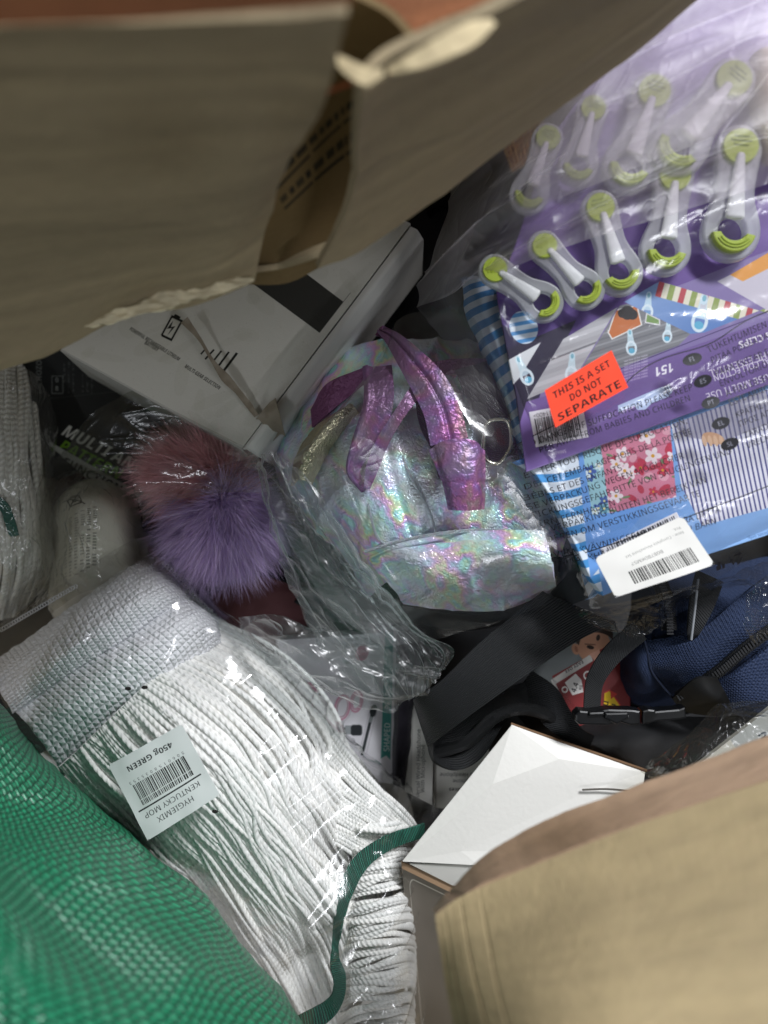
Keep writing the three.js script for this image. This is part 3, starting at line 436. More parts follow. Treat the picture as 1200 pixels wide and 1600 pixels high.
{
  const mk = (label, quad, y, depth, lines, group) => {
    const b = thing('headphone_box', label, 'box', group);
    const pts = quad.map(([a, c]) => P(a, c, y)), x0 = Math.min(...pts.map((p) => p.x)), x1 = Math.max(...pts.map((p) => p.x)), z0 = Math.min(...pts.map((p) => p.z)), z1 = Math.max(...pts.map((p) => p.z));
    const W = 512, H = Math.round((W * (z1 - z0)) / (x1 - x0)), s = W / ((x1 - x0) / (K * (CAMY - y)));
    const tex = canvasTex(W, Math.min(2000, H), (g, w, h) => { g.fillStyle = '#e9e8e3'; g.fillRect(0, 0, w, h); const ox = 600 + x0 / (K * (CAMY - y)), oz = 800 + z0 / (K * (CAMY - y)); g.setTransform(s, 0, 0, s, -ox * s, -oz * s); g.fillStyle = '#26262a'; lines(g); });
    const g = outline(pts.map((p) => p.clone().setY(0)), depth, 0.0008); g.translate(0, y - depth, 0);
    part(b, 'carton', planar(g, x0, z0, x1, z1), std(0xffffff, 0.55, { map: tex }));
  };
  const tx = (g, s, x, y, a, f) => { g.save(); g.translate(x, y); g.rotate(a); g.font = f; g.fillText(s, 0, 0); g.restore(); };
  mk('slim white headphone box with its printed spine facing up', [[640, 1060], [662, 1060], [677, 1192], [675, 1258], [632, 1236]], .185, 0.06, (g) => { g.fillStyle = '#c9c8c3'; g.beginPath(); g.moveTo(643, 1090); g.lineTo(646, 1090); g.lineTo(642, 1260); g.lineTo(630, 1250); g.fill(); g.fillStyle = '#26262a'; tx(g, 'Universal Wired Headphone', 655.5, 1238, -1.555, '8.6px sans-serif'); tx(g, 'With Microphone', 663, 1218, -1.555, '8.6px sans-serif'); });
  mk('second white headphone box with upside down lettering under the black strap', [[679, 1150], [760, 1150], [780, 1270], [679, 1262]], .175, 0.06, (g) => { g.strokeStyle = '#8a8984'; g.lineWidth = 1; g.strokeRect(680, 1180, 1, 90); tx(g, 'Wired Headphone', 757, 1207, 3.14, '8.6px sans-serif'); tx(g, 'Headphone', 752, 1217, 3.14, '8.6px sans-serif'); tx(g, 'Voices', 726, 1230, 3.14, 'bold 8px sans-serif'); });
}
// ---------------------------------------------------------------- white paper box with its creased flap
{
  const b = thing('paper_box', 'taupe carton with a creased white inner flap folded over its top', 'box');
  const p = { A: P(800, 1133, .25), B: P(1008, 1207, .245), C: P(629, 1346, .255), D: P(706, 1384, .247), E: P(874, 1186, .2575), F: P(925, 1233, .2505), G: P(770, 1225, .2605), H: P(720, 1330, .2555), I: P(860, 1330, .250), J: P(1000, 1260, .248), K: P(748, 1352, .256) };
  const tri = (...f) => { const v = []; for (const [a, c, d] of f) { const n = p[c].clone().sub(p[a]).cross(p[d].clone().sub(p[a])); const o = n.y > 0 ? [a, c, d] : [a, d, c]; for (const k of o) v.push(p[k].x, p[k].y, p[k].z); const low = [o[0], o[2], o[1]]; for (const k of low) v.push(p[k].x, p[k].y - 0.001, p[k].z); } const g = new THREE.BufferGeometry(); g.setAttribute('position', new THREE.Float32BufferAttribute(v, 3)); const uv = []; for (let i = 0; i < v.length; i += 3) uv.push(v[i], v[i + 2]); g.setAttribute('uv', new THREE.Float32BufferAttribute(uv, 2)); const mg = mergeVertices(g), soft = mg.clone(); soft.computeVertexNormals(); g.computeVertexNormals(); const ns = soft.toNonIndexed().attributes.normal, nf = g.attributes.normal; for (let i = 0; i < nf.count; i++) { const n = V(nf.getX(i), nf.getY(i), nf.getZ(i)).multiplyScalar(0.6).add(V(ns.getX(i), ns.getY(i), ns.getZ(i)).multiplyScalar(0.4)).normalize(); nf.setXYZ(i, n.x, n.y, n.z); } return g; };
  part(b, 'flap', tri(['A', 'B', 'E'], ['E', 'B', 'F'], ['A', 'E', 'G'], ['G', 'E', 'F'], ['A', 'G', 'C'], ['C', 'G', 'H'], ['H', 'G', 'F'], ['H', 'F', 'I'], ['C', 'H', 'K'], ['H', 'I', 'K'], ['F', 'B', 'J'], ['F', 'J', 'I']), M.white, 'creased white flap');
  part(b, 'flap', slab(P(640, 1350, .2525), P(745, 1351, .2535), P(745, 1392, .246), P(706, 1383, .246), 0.001, 2), M.white, 'small white tuck flap');
  part(b, 'slit_edge', tube([P(910, 1234, .2545), P(950, 1233, .254), P(1000, 1238, .2515)], 0.0007, 10, 5), std(0x55504a, 0.8));
  const brown = std(0x8f7660, 0.7, { bumpMap: T.paperGrain, bumpScale: 0.0003 });
  part(b, 'rim', tube([P(798, 1131, .248), P(870, 1156, .247), P(1010, 1204, .243)], 0.0011, 14, 6), std(0x6e5239, 0.8), 'brown cut edge');
  part(b, 'rim', patch([[[627, 1347, .251], [708, 1381, .244]], [[628, 1357, .249], [711, 1398, .242]]], 10, 2, { thick: 0.001 }), std(0xa08367, 0.75), 'tan folded rim');
  const side = canvasTex(512, 1024, (g, w, h) => { g.fillStyle = '#827a70'; g.fillRect(0, 0, w, h); g.strokeStyle = '#d8d3c8'; g.lineWidth = 6; g.beginPath(); g.roundRect(60, 40, 700, 1400, 50); g.stroke(); });
  part(b, 'side', patch([[[628, 1352, .249], [712, 1394, .241]], [[650, 1640, .10], [760, 1680, .10]]], 8, 12, { thick: 0.0015, unit: true, linear: true }), std(0xffffff, 0.6, { map: side }), 'taupe side printed with a thin pale frame');
  part(b, 'side', slab(P(800, 1134, .246), P(1008, 1208, .241), P(1000, 1210, .12), P(800, 1136, .12), 0.0015, 2), brown);
  part(b, 'side', slab(P(708, 1390, .242), P(1008, 1240, .240), P(1000, 1220, .12), P(760, 1440, .12), 0.0015, 2), brown);
}
// ---------------------------------------------------------------- holographic backpack
{
  const b = thing('backpack', 'small holographic silver backpack with metallic purple straps inside a clear bag', 'backpack');
  const foil = (r0, g0, b0, sat, s) => colorTex(256, tile((u, v) => { const n = 0.5 + 0.6 * fbm(u * 2.4 + 0.5 * noise(u * 5, v * 5, s), v * 2.4, s) + 0.25 * fbm(u * 11, v * 11, s + 3), k = 6.283 * (n * 1.7), w = sat * Math.min(1, Math.max(0, 0.4 + 0.9 * fbm(u * 3.1, v * 3.1, s + 8))); return [r0 + w * Math.cos(k), g0 + w * Math.cos(k - 2.1), b0 + w * Math.cos(k - 4.2)]; }), 11, 8);
  const crink = heightTex(320, tile((u, v) => 0.5 + 0.3 * fbm(u * 22, v * 22, 1) + 0.3 * ridge(u * 18, v * 18, 4) - 0.3 * ridge(u * 26 + 3, v * 26, 6) + 0.1 * fbm(u * 80, v * 80, 2)), 13, 13);
  const silver = phy(0xffffff, 0.36, { metalness: 0.42, map: foil(232, 238, 246, 38, 3), bumpMap: crink, bumpScale: 0.0008 });
  const purple = phy(0xffffff, 0.4, { metalness: 0.4, map: foil(146, 108, 144, 17, 9), bumpMap: crink, bumpScale: 0.0006 });
  const dull = phy(0x7d4a72, 0.5, { metalness: 0.3, bumpMap: crink, bumpScale: 0.0008 });
  const gold = phy(0xd9cfae, 0.3, { metalness: 0.9, bumpMap: crink, bumpScale: 0.0015 });
  const webP = std(0x54285c, 0.7, { bumpMap: T.web, bumpScale: 0.0009 });
  const puck = (u, v, p) => 0.0022 * ridge(p.x * 40 + 0.6 * noise(p.z * 12, 3), p.z * 6, 13) + 0.0035 * ridge(p.x * 22 + p.z * 4, p.z * 7, 3) + 0.003 * ridge(p.x * 14 - p.z * 18, p.z * 6, 7) * (v > 0.3 ? 1 : 0.4) + 0.0016 * fbm(p.x * 40, p.z * 40, 2) - 0.003 * gauss(u - 0.42, 0.01) - 0.003 * gauss(u - 0.56, 0.008) * (v > 0.35 ? 1 : 0);
  part(b, 'body', patch([
    [[470, 590, 0.172], [540, 545, 0.202], [640, 535, 0.212], [760, 545, 0.202], [850, 600, 0.200]],
    [[440, 680, 0.192], [520, 620, 0.237], [650, 600, 0.257], [770, 610, 0.256], [870, 690, 0.265]],
    [[432, 740, 0.192], [510, 700, 0.257], [650, 680, 0.277], [770, 690, 0.276], [880, 760, 0.275]],
    [[470, 800, 0.202], [540, 775, 0.270], [660, 765, 0.284], [780, 770, 0.286], [880, 830, 0.282]],
    [[540, 870, 0.202], [590, 855, 0.267], [680, 840, 0.280], [790, 832, 0.284], [880, 860, 0.282]],
    [[580, 930, 0.182], [620, 900, 0.242], [700, 890, 0.252], [790, 880, 0.256], [880, 900, 0.210]]], 110, 90, { thick: 0.003, disp: puck }), silver);
  part(b, 'base_panel', patch([
    [[566, 862, 0.268], [610, 846, 0.283], [690, 834, 0.292], [770, 828, 0.302], [850, 830, 0.312]],
    [[590, 890, 0.274], [640, 874, 0.296], [710, 866, 0.304], [780, 862, 0.313], [860, 866, 0.320]],
    [[618, 925, 0.269], [660, 918, 0.289], [715, 915, 0.296], [780, 908, 0.292], [865, 900, 0.312]],
    [[630, 944, 0.247], [670, 950, 0.264], [740, 957, 0.267], [800, 950, 0.264], [870, 920, 0.242]]], 90, 50, { thick: 0.003, disp: (u, v, p) => 0.0016 * fbm(p.x * 34, p.z * 34, 5) + 0.0012 * ridge(p.x * 40, p.z * 30, 6) - 0.002 * gauss(v - 0.1, 0.03) }), silver, 'broad rainbow silver base panel');
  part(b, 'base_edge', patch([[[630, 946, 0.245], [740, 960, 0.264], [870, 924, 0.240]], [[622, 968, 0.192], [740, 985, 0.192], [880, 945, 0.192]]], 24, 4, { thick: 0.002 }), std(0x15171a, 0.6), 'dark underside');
  const seamPts = (a) => a.map((q) => P(...q));
  part(b, 'seam', tube(seamPts([[570, 862, 0.276], [640, 842, 0.295], [720, 830, 0.299], [840, 829, 0.278]]), 0.0011, 30, 6), silver);
  part(b, 'seam', tube(seamPts([[617, 682, 0.280], [640, 740, 0.287], [672, 800, 0.290], [682, 836, 0.292]]), 0.0008, 30, 6), silver);
  part(b, 'seam', tube(seamPts([[572, 766, 0.277], [578, 800, 0.282], [590, 840, 0.282], [604, 852, 0.282]]), 0.0009, 30, 6), silver);
  part(b, 'piping', patch([[[458, 760, 0.252], [470, 748, 0.270], [484, 756, 0.257]], [[466, 715, 0.257], [486, 702, 0.280], [508, 708, 0.262]], [[496, 670, 0.260], [518, 662, 0.282], [532, 672, 0.264]], [[540, 640, 0.262], [550, 634, 0.275], [558, 642, 0.262]]], 16, 40, { thick: 0.002, disp: (u, v, p) => 0.0007 * fbm(p.x * 200, p.z * 200, 3) }), gold, 'pale gold leather fold');
  const sd = (u, v, p) => 0.0005 * fbm(p.x * 70, p.z * 70, 5) + 0.0006 * ridge(p.x * 34, p.z * 34, 8);
  part(b, 'handle', patch([[[486, 640, 0.242], [510, 600, 0.257], [566, 575, 0.267]], [[488, 668, 0.242], [520, 640, 0.257], [570, 600, 0.264]]], 24, 8, { thick: 0.003, disp: sd }), dull, 'dull mauve grab handle');
  part(b, 'strap', ribbon([[589, 572, 0.287, 46], [592, 610, 0.297, 47], [588, 645, 0.300, 46], [570, 690, 0.297, 40], [552, 735, 0.290, 22], [572, 764, 0.282, 10]], 60, 0.003, { nu: 12, disp: (u, v, p) => sd(u, v, p) + 0.002 * gauss(u - 0.15, 0.1) }), purple, 'left folded strap');
  part(b, 'strap', ribbon([[655, 588, 0.292, 12], [648, 612, 0.299, 20], [622, 650, 0.302, 18], [598, 690, 0.300, 20], [582, 730, 0.294, 20], [573, 764, 0.288, 10]], 50, 0.003, { nu: 8, disp: sd }), purple, 'thin folded strap edge');
  part(b, 'strap', ribbon([[592, 516, 0.277, 8], [612, 528, 0.287, 24], [640, 560, 0.297, 42], [670, 600, 0.302, 56], [690, 640, 0.304, 58], [702, 690, 0.306, 60]], 70, 0.004, { nu: 20, disp: (u, v, p) => sd(u, v, p) + 0.0012 * Math.sin(Math.PI * u) - 0.0025 * gauss(u - 0.55, 0.05) }), purple, 'long padded strap with a centre seam');
  part(b, 'strap_tab', patch([[[670, 704, 0.306], [690, 690, 0.311], [716, 685, 0.313], [742, 689, 0.311], [757, 704, 0.306]], [[688, 748, 0.309], [702, 748, 0.314], [724, 748, 0.315], [746, 748, 0.313], [759, 749, 0.308]], [[701, 796, 0.306], [714, 797, 0.310], [730, 798, 0.311], [744, 797, 0.310], [757, 796, 0.306]]], 30, 30, { thick: 0.003, disp: (u, v, p) => sd(u, v, p) - 0.0012 * gauss(v - 0.55, 0.02) - 0.001 * gauss(u - 0.08, 0.02) - 0.001 * gauss(u - 0.92, 0.02) }), purple, 'wide purple end tab');
  part(b, 'webbing', ribbon([[664, 612, 0.288, 34], [672, 660, 0.292, 34], [690, 700, 0.295, 32], [700, 745, 0.292, 30]], 24, 0.0015), webP, 'ribbed dark purple webbing');
  part(b, 'webbing', ribbon([[735, 570, 0.272, 50], [752, 610, 0.280, 52], [772, 655, 0.284, 50], [790, 725, 0.282, 46]], 24, 0.0018), webP, 'ribbed dark purple webbing through the metal ring');
  part(b, 'webbing', ribbon([[650, 580, 0.267, 22], [720, 572, 0.272, 24], [800, 575, 0.272, 26]], 16, 0.0018), dull, 'mauve top binding');
  part(b, 'ring', tube(seamPts([[762, 660, 0.298], [790, 656, 0.298], [796, 665, 0.298], [799, 690, 0.298], [795, 705, 0.298], [778, 724, 0.298], [764, 722, 0.298], [756, 712, 0.298], [756, 690, 0.298]]), 0.0013, 60, 8, true), phy(0xd9d2c2, 0.22, { metalness: 1 }), 'rounded metal strap ring');
}
// pieces under the clear bag
{
  const p = thing('pink_pouch', 'dull pink fabric pouch under the clear bag below the purple pompom', 'pouch');
  part(p, 'pouch_body', patch([[[330, 930, .15], [400, 900, .15], [470, 920, .14]], [[350, 985, .15], [410, 960, .155], [480, 980, .15]], [[400, 1050, .14], [450, 1040, .15], [500, 1050, .13]]], 24, 24, { thick: 0.003, disp: (u, v, p) => 0.003 * fbm(p.x * 40, p.z * 40, 3) }), std(0x6a4042, 0.75));
  const q = thing('dark_pack', 'dark glossy teal and black foil pack under the folds of the clear bag', 'pack');
  part(q, 'foil', patch([[[430, 880, .12], [520, 850, .13], [640, 940, .12]], [[440, 960, .14], [530, 940, .16], [640, 1000, .14]], [[460, 1030, .12], [550, 1040, .13], [640, 1040, .12]]], 60, 60, { thick: 0.002, disp: crumple(0.01, 40, 0.4, 9) }), phy(0x16302f, 0.25, { clearcoat: 0.6 }));
}
// ---------------------------------------------------------------- black luggage strap
{
  const s = thing('luggage_strap', 'wide ribbed black strap folded back into a loop above the white headphone boxes', 'strap');
  const rib = M.webRib;
  part(s, 'strap_band', patch([
    [[960, 975, .262], [846, 925, .262]], [[905, 1000, .27], [800, 962, .27]], [[840, 1042, .276], [745, 1008, .276]], [[760, 1098, .28], [690, 1062, .28]], [[700, 1142, .276], [655, 1086, .276]], [[672, 1166, .262], [650, 1092, .256]]].map((r) => r), 8, 80, { thick: 0.0022, unit: false, disp: (u, v, p) => 0.0006 * fbm(p.x * 30, p.z * 30, 2) }), rib, 'long upper run');
  part(s, 'strap_band', patch([
    [[650, 1092, .255], [672, 1164, .262]], [[656, 1110, .236], [676, 1190, .246]], [[672, 1130, .228], [712, 1204, .235]], [[705, 1130, .225], [752, 1184, .23]], [[760, 1095, .222], [790, 1128, .226]], [[800, 1072, .22], [826, 1108, .224]], [[850, 1060, .2], [880, 1100, .205]]], 8, 80, { thick: 0.0022 }), rib, 'returning loop underneath');
  part(s, 'rolled_edge', tube([[672, 1178, .24], [730, 1160, .235], [775, 1120, .238], [810, 1108, .24], [850, 1115, .235], [880, 1135, .225]].map((q) => P(...q)), 0.0045, 40, 8), M.webBlack, 'rolled black edge');
}
// ---------------------------------------------------------------- red printed pack with a photo of a child
{
  const b = thing('red_pack', 'small red and yellow printed pack marked 4.4 kg below a picture of a child', 'pack');
  const y = .205; const pts = [[820, 1040], [880, 975], [960, 970], [985, 1040], [985, 1130], [900, 1145]].map(([a, c]) => P(a, c, y).setY(0));
  const x0 = P(810, 0, y).x, x1 = P(1000, 0, y).x, z0 = P(0, 960, y).z, z1 = P(0, 1160, y).z;
  const tex = canvasTex(950, 1000, (g, w, h) => {
    g.setTransform(5, 0, 0, 5, -810 * 5, -960 * 5);
    g.fillStyle = '#7e8485'; g.fillRect(800, 950, 220, 220);
    // child: hair, face, ear, eye
    g.fillStyle = '#c99478'; g.beginPath(); g.ellipse(927, 1008, 26, 28, 0.1, 0, 7); g.fill(); g.beginPath(); g.ellipse(899, 1014, 6, 9, -0.3, 0, 7); g.fill(); g.fillStyle = '#a56f58'; g.beginPath(); g.ellipse(900, 1014, 2.5, 5, -0.3, 0, 7); g.fill();
    g.fillStyle = '#3a2a22'; g.beginPath(); g.moveTo(899, 1003); g.bezierCurveTo(900, 975, 925, 968, 945, 974); g.bezierCurveTo(960, 978, 958, 996, 956, 1000); g.bezierCurveTo(948, 986, 920, 984, 908, 994); g.lineTo(904, 1008); g.fill(); g.beginPath(); g.ellipse(934, 996, 3, 5, 0.2, 0, 7); g.fill();
    g.fillStyle = '#251a17'; g.beginPath(); g.ellipse(922, 1011, 6, 3, 0.25, 0, 7); g.fill(); g.strokeStyle = '#7c5240'; g.lineWidth = 2; g.beginPath(); g.moveTo(913, 1006); g.lineTo(930, 1007); g.stroke();
    // red panel
    g.fillStyle = '#842729'; g.beginPath(); g.moveTo(862, 1056); g.lineTo(960, 1002); g.lineTo(1000, 1000); g.lineTo(1000, 1170); g.lineTo(892, 1150); g.fill();
    g.fillStyle = '#d9d6d0'; g.beginPath(); g.moveTo(860, 1062); g.lineTo(922, 1022); g.lineTo(926, 1032); g.lineTo(868, 1068); g.lineTo(900, 1136); g.lineTo(892, 1136); g.fill();
    g.fillStyle = '#dba58e'; g.beginPath(); g.moveTo(920, 1022); g.lineTo(936, 1014); g.lineTo(938, 1024); g.lineTo(930, 1034); g.fill();
    const tx = (s, x, q, a, f, c) => { g.save(); g.translate(x, q); g.rotate(a); g.font = f; g.fillStyle = c; g.fillText(s, 0, 0); g.restore(); };
    g.save(); g.translate(912, 1035); g.rotate(2.62); g.font = 'bold 7.5px sans-serif'; g.fillStyle = '#3a3436'; g.fillText('EASY OFF', 0, 5); g.restore();
    g.fillStyle = '#f1efeb'; g.beginPath(); g.moveTo(882, 1066); g.lineTo(899, 1052); g.lineTo(908, 1062); g.lineTo(911, 1081); g.lineTo(894, 1086); g.fill(); g.strokeStyle = '#f1efeb'; g.lineWidth = 2.4; g.beginPath(); g.arc(882, 1077, 4, 0, 7); g.stroke();
    tx('4.4', 899, 1082, -1.25, 'bold 11px sans-serif', '#1a1516'); tx('KG', 907, 1078, -1.25, 'bold 6px sans-serif', '#1a1516');
    g.beginPath(); g.arc(918, 1055, 6, 0, 7); g.stroke(); tx('KS', 944, 1027, 2.6, 'bold 8px sans-serif', '#e9d9d2');
    g.fillStyle = '#f0c71e'; g.beginPath(); g.moveTo(944, 1082); g.lineTo(952, 1078); g.lineTo(976, 1112); g.lineTo(942, 1116); g.fill(); g.strokeStyle = '#c8352c'; g.lineWidth = 2; g.stroke(); g.fillStyle = '#c8352c'; g.beginPath(); g.moveTo(953, 1078); g.lineTo(964, 1084); g.lineTo(954, 1092); g.fill();
    tx('pu', 947, 1113, -1.35, 'bold 15px sans-serif', '#201d14'); tx('pu', 958, 1114, -1.3, 'bold 12px sans-serif', '#201d14');
  });
  const g = outline(pts, 0.03, 0.001); g.translate(0, y - 0.03, 0);
  part(b, 'carton', planar(g, x0, z0, x1, z1), std(0xffffff, 0.45, { map: tex }), 'printed front');
  part(b, 'film_scrap', patch([[[862, 1060, .208], [872, 1066, .21]], [[890, 1110, .209], [900, 1108, .212]], [[892, 1142, .208], [904, 1140, .211]]], 8, 24, { disp: (u, v, p) => 0.001 * fbm(p.x * 120, p.z * 120, 3) }), M.film);
}
// ---------------------------------------------------------------- navy bag
{
  const b = thing('navy_bag', 'navy blue fabric bag with black zips and webbing below the purple card pack', 'bag');
  const navy = std(0x17294a, 0.72, { bumpMap: T.cloth, bumpScale: 0.0009 });
  const bk = std(0x121316, 0.6, { bumpMap: T.twill, bumpScale: 0.0006 });
  part(b, 'body', patch([
    [[985, 900, .16], [1020, 890, .19], [1080, 890, .20], [1150, 880, .20], [1260, 860, .18]],
    [[985, 960, .18], [1020, 950, .22], [1075, 940, .235], [1150, 930, .23], [1260, 920, .2]],
    [[962, 1030, .19], [1005, 1020, .232], [1040, 1015, .222], [1110, 1000, .24], [1260, 1000, .22]],
    [[955, 1075, .18], [1000, 1070, .225], [1050, 1060, .226], [1120, 1055, .222], [1260, 1050, .22]],
    [[980, 1130, .16], [1030, 1120, .19], [1080, 1115, .19], [1140, 1110, .20], [1260, 1120, .2]]], 80, 80, { thick: 0.003, disp: (u, v, p) => 0.004 * fbm(p.x * 24, p.z * 24, 7) + 0.006 * ridge(p.x * 14 + p.z * 8, p.z * 5, 3) }), navy);
  part(b, 'side_pocket', patch([[[1010, 1000, .235], [1090, 985, .25], [1160, 930, .25], [1200, 900, .24]], [[1015, 1040, .24], [1080, 1030, .257], [1160, 985, .258], [1215, 950, .25]], [[1040, 1070, .236], [1085, 1072, .25], [1150, 1035, .252], [1225, 985, .245]]], 50, 30, { thick: 0.004, disp: (u, v, p) => 0.002 * fbm(p.x * 30, p.z * 30, 2) }), navy, 'raised pocket edge');
  part(b, 'lower_panel', patch([[[1090, 1090, .235], [1150, 1050, .245], [1250, 980, .24]], [[1110, 1120, .232], [1170, 1100, .24], [1260, 1080, .235]]], 30, 20, { thick: 0.004, disp: (u, v, p) => 0.003 * fbm(p.x * 30, p.z * 30, 12) }), navy);
  part(b, 'zip', ribbon([[1060, 1090, .245, 18], [1120, 1052, .258, 18], [1170, 1010, .262, 18], [1240, 960, .258, 18]], 50, 0.002, { nu: 4 }), bk, 'black zip tape');
  { const geos = []; for (let k = 0; k < 44; k++) { const t = k / 43, p = cr([P(1060, 1090, .248), P(1120, 1052, .261), P(1170, 1010, .265), P(1240, 960, .261)], t); geos.push(new THREE.BoxGeometry(0.0012, 0.0014, 0.0044).rotateY(0.6).translate(p.x, p.y, p.z)); } part(b, 'zip_teeth', mergeGeometries(geos), std(0x1d1e21, 0.4), undefined, 'stuff'); }
  part(b, 'zip', ribbon([[1030, 905, .235, 24], [1042, 940, .247, 24], [1046, 985, .25, 24]], 24, 0.002, { nu: 4 }), bk, 'short black zip tape');
  { const geos = []; for (let k = 0; k < 20; k++) { const p = cr([P(1032, 905, .239), P(1044, 945, .251), P(1047, 990, .253)], k / 19); geos.push(new THREE.BoxGeometry(0.0044, 0.0014, 0.0012).translate(p.x, p.y, p.z)); } part(b, 'zip_teeth', mergeGeometries(geos), std(0x232427, 0.4), undefined, 'stuff'); }
  part(b, 'webbing', ribbon([[1110, 900, .25, 46, 0], [1098, 940, .256, 40], [1085, 985, .258, 22], [1080, 1000, .25, 10]], 30, 0.002, { nu: 6 }), M.webBlack, 'dark pocket webbing');
  part(b, 'piping', tube([[1091, 905, .258], [1086, 950, .262], [1080, 1000, .262]].map((q) => P(...q)), 0.0009, 20, 6), std(0x8d9095, 0.4), 'thin grey piping');
  part(b, 'piping', tube([[1003, 985, .24], [1012, 1020, .246], [1018, 1048, .248], [1050, 1090, .24]].map((q) => P(...q)), 0.0008, 20, 6), navy);
  part(b, 'zip_garage', patch([[[1050, 1092, .245], [1085, 1062, .262], [1120, 1058, .262]], [[1070, 1112, .24], [1110, 1090, .258], [1140, 1095, .25]], [[1120, 1120, .235], [1135, 1115, .24], [1145, 1112, .238]]], 16, 16, { thick: 0.002 }), std(0x0d0e10, 0.6), 'black glossy corner patch');
  part(b, 'base_cloth', patch([[[800, 1110, .17], [900, 1120, .20], [1050, 1120, .21], [1180, 1120, .2]], [[850, 1160, .18], [930, 1160, .215], [1050, 1160, .22], [1180, 1160, .2]], [[930, 1210, .17], [990, 1215, .2], [1080, 1230, .2], [1180, 1230, .18]]], 40, 20, { thick: 0.003, disp: (u, v, p) => 0.003 * fbm(p.x * 24, p.z * 24, 5) }), bk, 'black base fabric');
}
{ // webbing with buckle
  const s = thing('buckle_strap', 'narrow black webbing strap with a side release buckle lying on the navy bag', 'strap');
  part(s, 'webbing', ribbon([[818, 1065, .215, 44], [850, 1092, .228, 52], [872, 1122, .235, 46], [900, 1150, .238, 30], [925, 1160, .238, 22]], 40, 0.002, { nu: 8 }), M.webBlack);
  part(s, 'webbing', ribbon([[1000, 985, .245, 34], [958, 1022, .25, 32], [932, 1060, .253, 28], [926, 1095, .254, 26], [926, 1130, .254, 26]], 40, 0.002, { nu: 8 }), M.webBlack);
  const bm = std(0x0c0d0f, 0.32), sh = (pts, h, d = 0.009) => { const g = outline(pts.map(([x, q]) => P(x, q, h).setY(0)), d, 0.0014); g.translate(0, h - d, 0); return g; };
  part(s, 'buckle_socket', sh([[898, 1116], [905, 1109], [925, 1111], [950, 1107], [988, 1108], [1000, 1110], [1000, 1132], [985, 1133], [968, 1128], [950, 1133], [905, 1132], [898, 1126]], .268), bm);
  part(s, 'buckle_tongue', sh([[1003, 1110], [1012, 1107], [1022, 1108], [1024, 1110], [1060, 1107], [1070, 1104], [1072, 1122], [1060, 1124], [1024, 1127], [1012, 1131], [1003, 1131]], .267), bm);
  part(s, 'latch', sh([[945, 1113], [980, 1112], [984, 1121], [962, 1131], [944, 1122]], .2705, 0.003), std(0x141517, 0.25));
  part(s, 'buckle_bar', sh([[920, 1112], [944, 1111], [944, 1118], [920, 1119]], .2705, 0.003), bm);
}
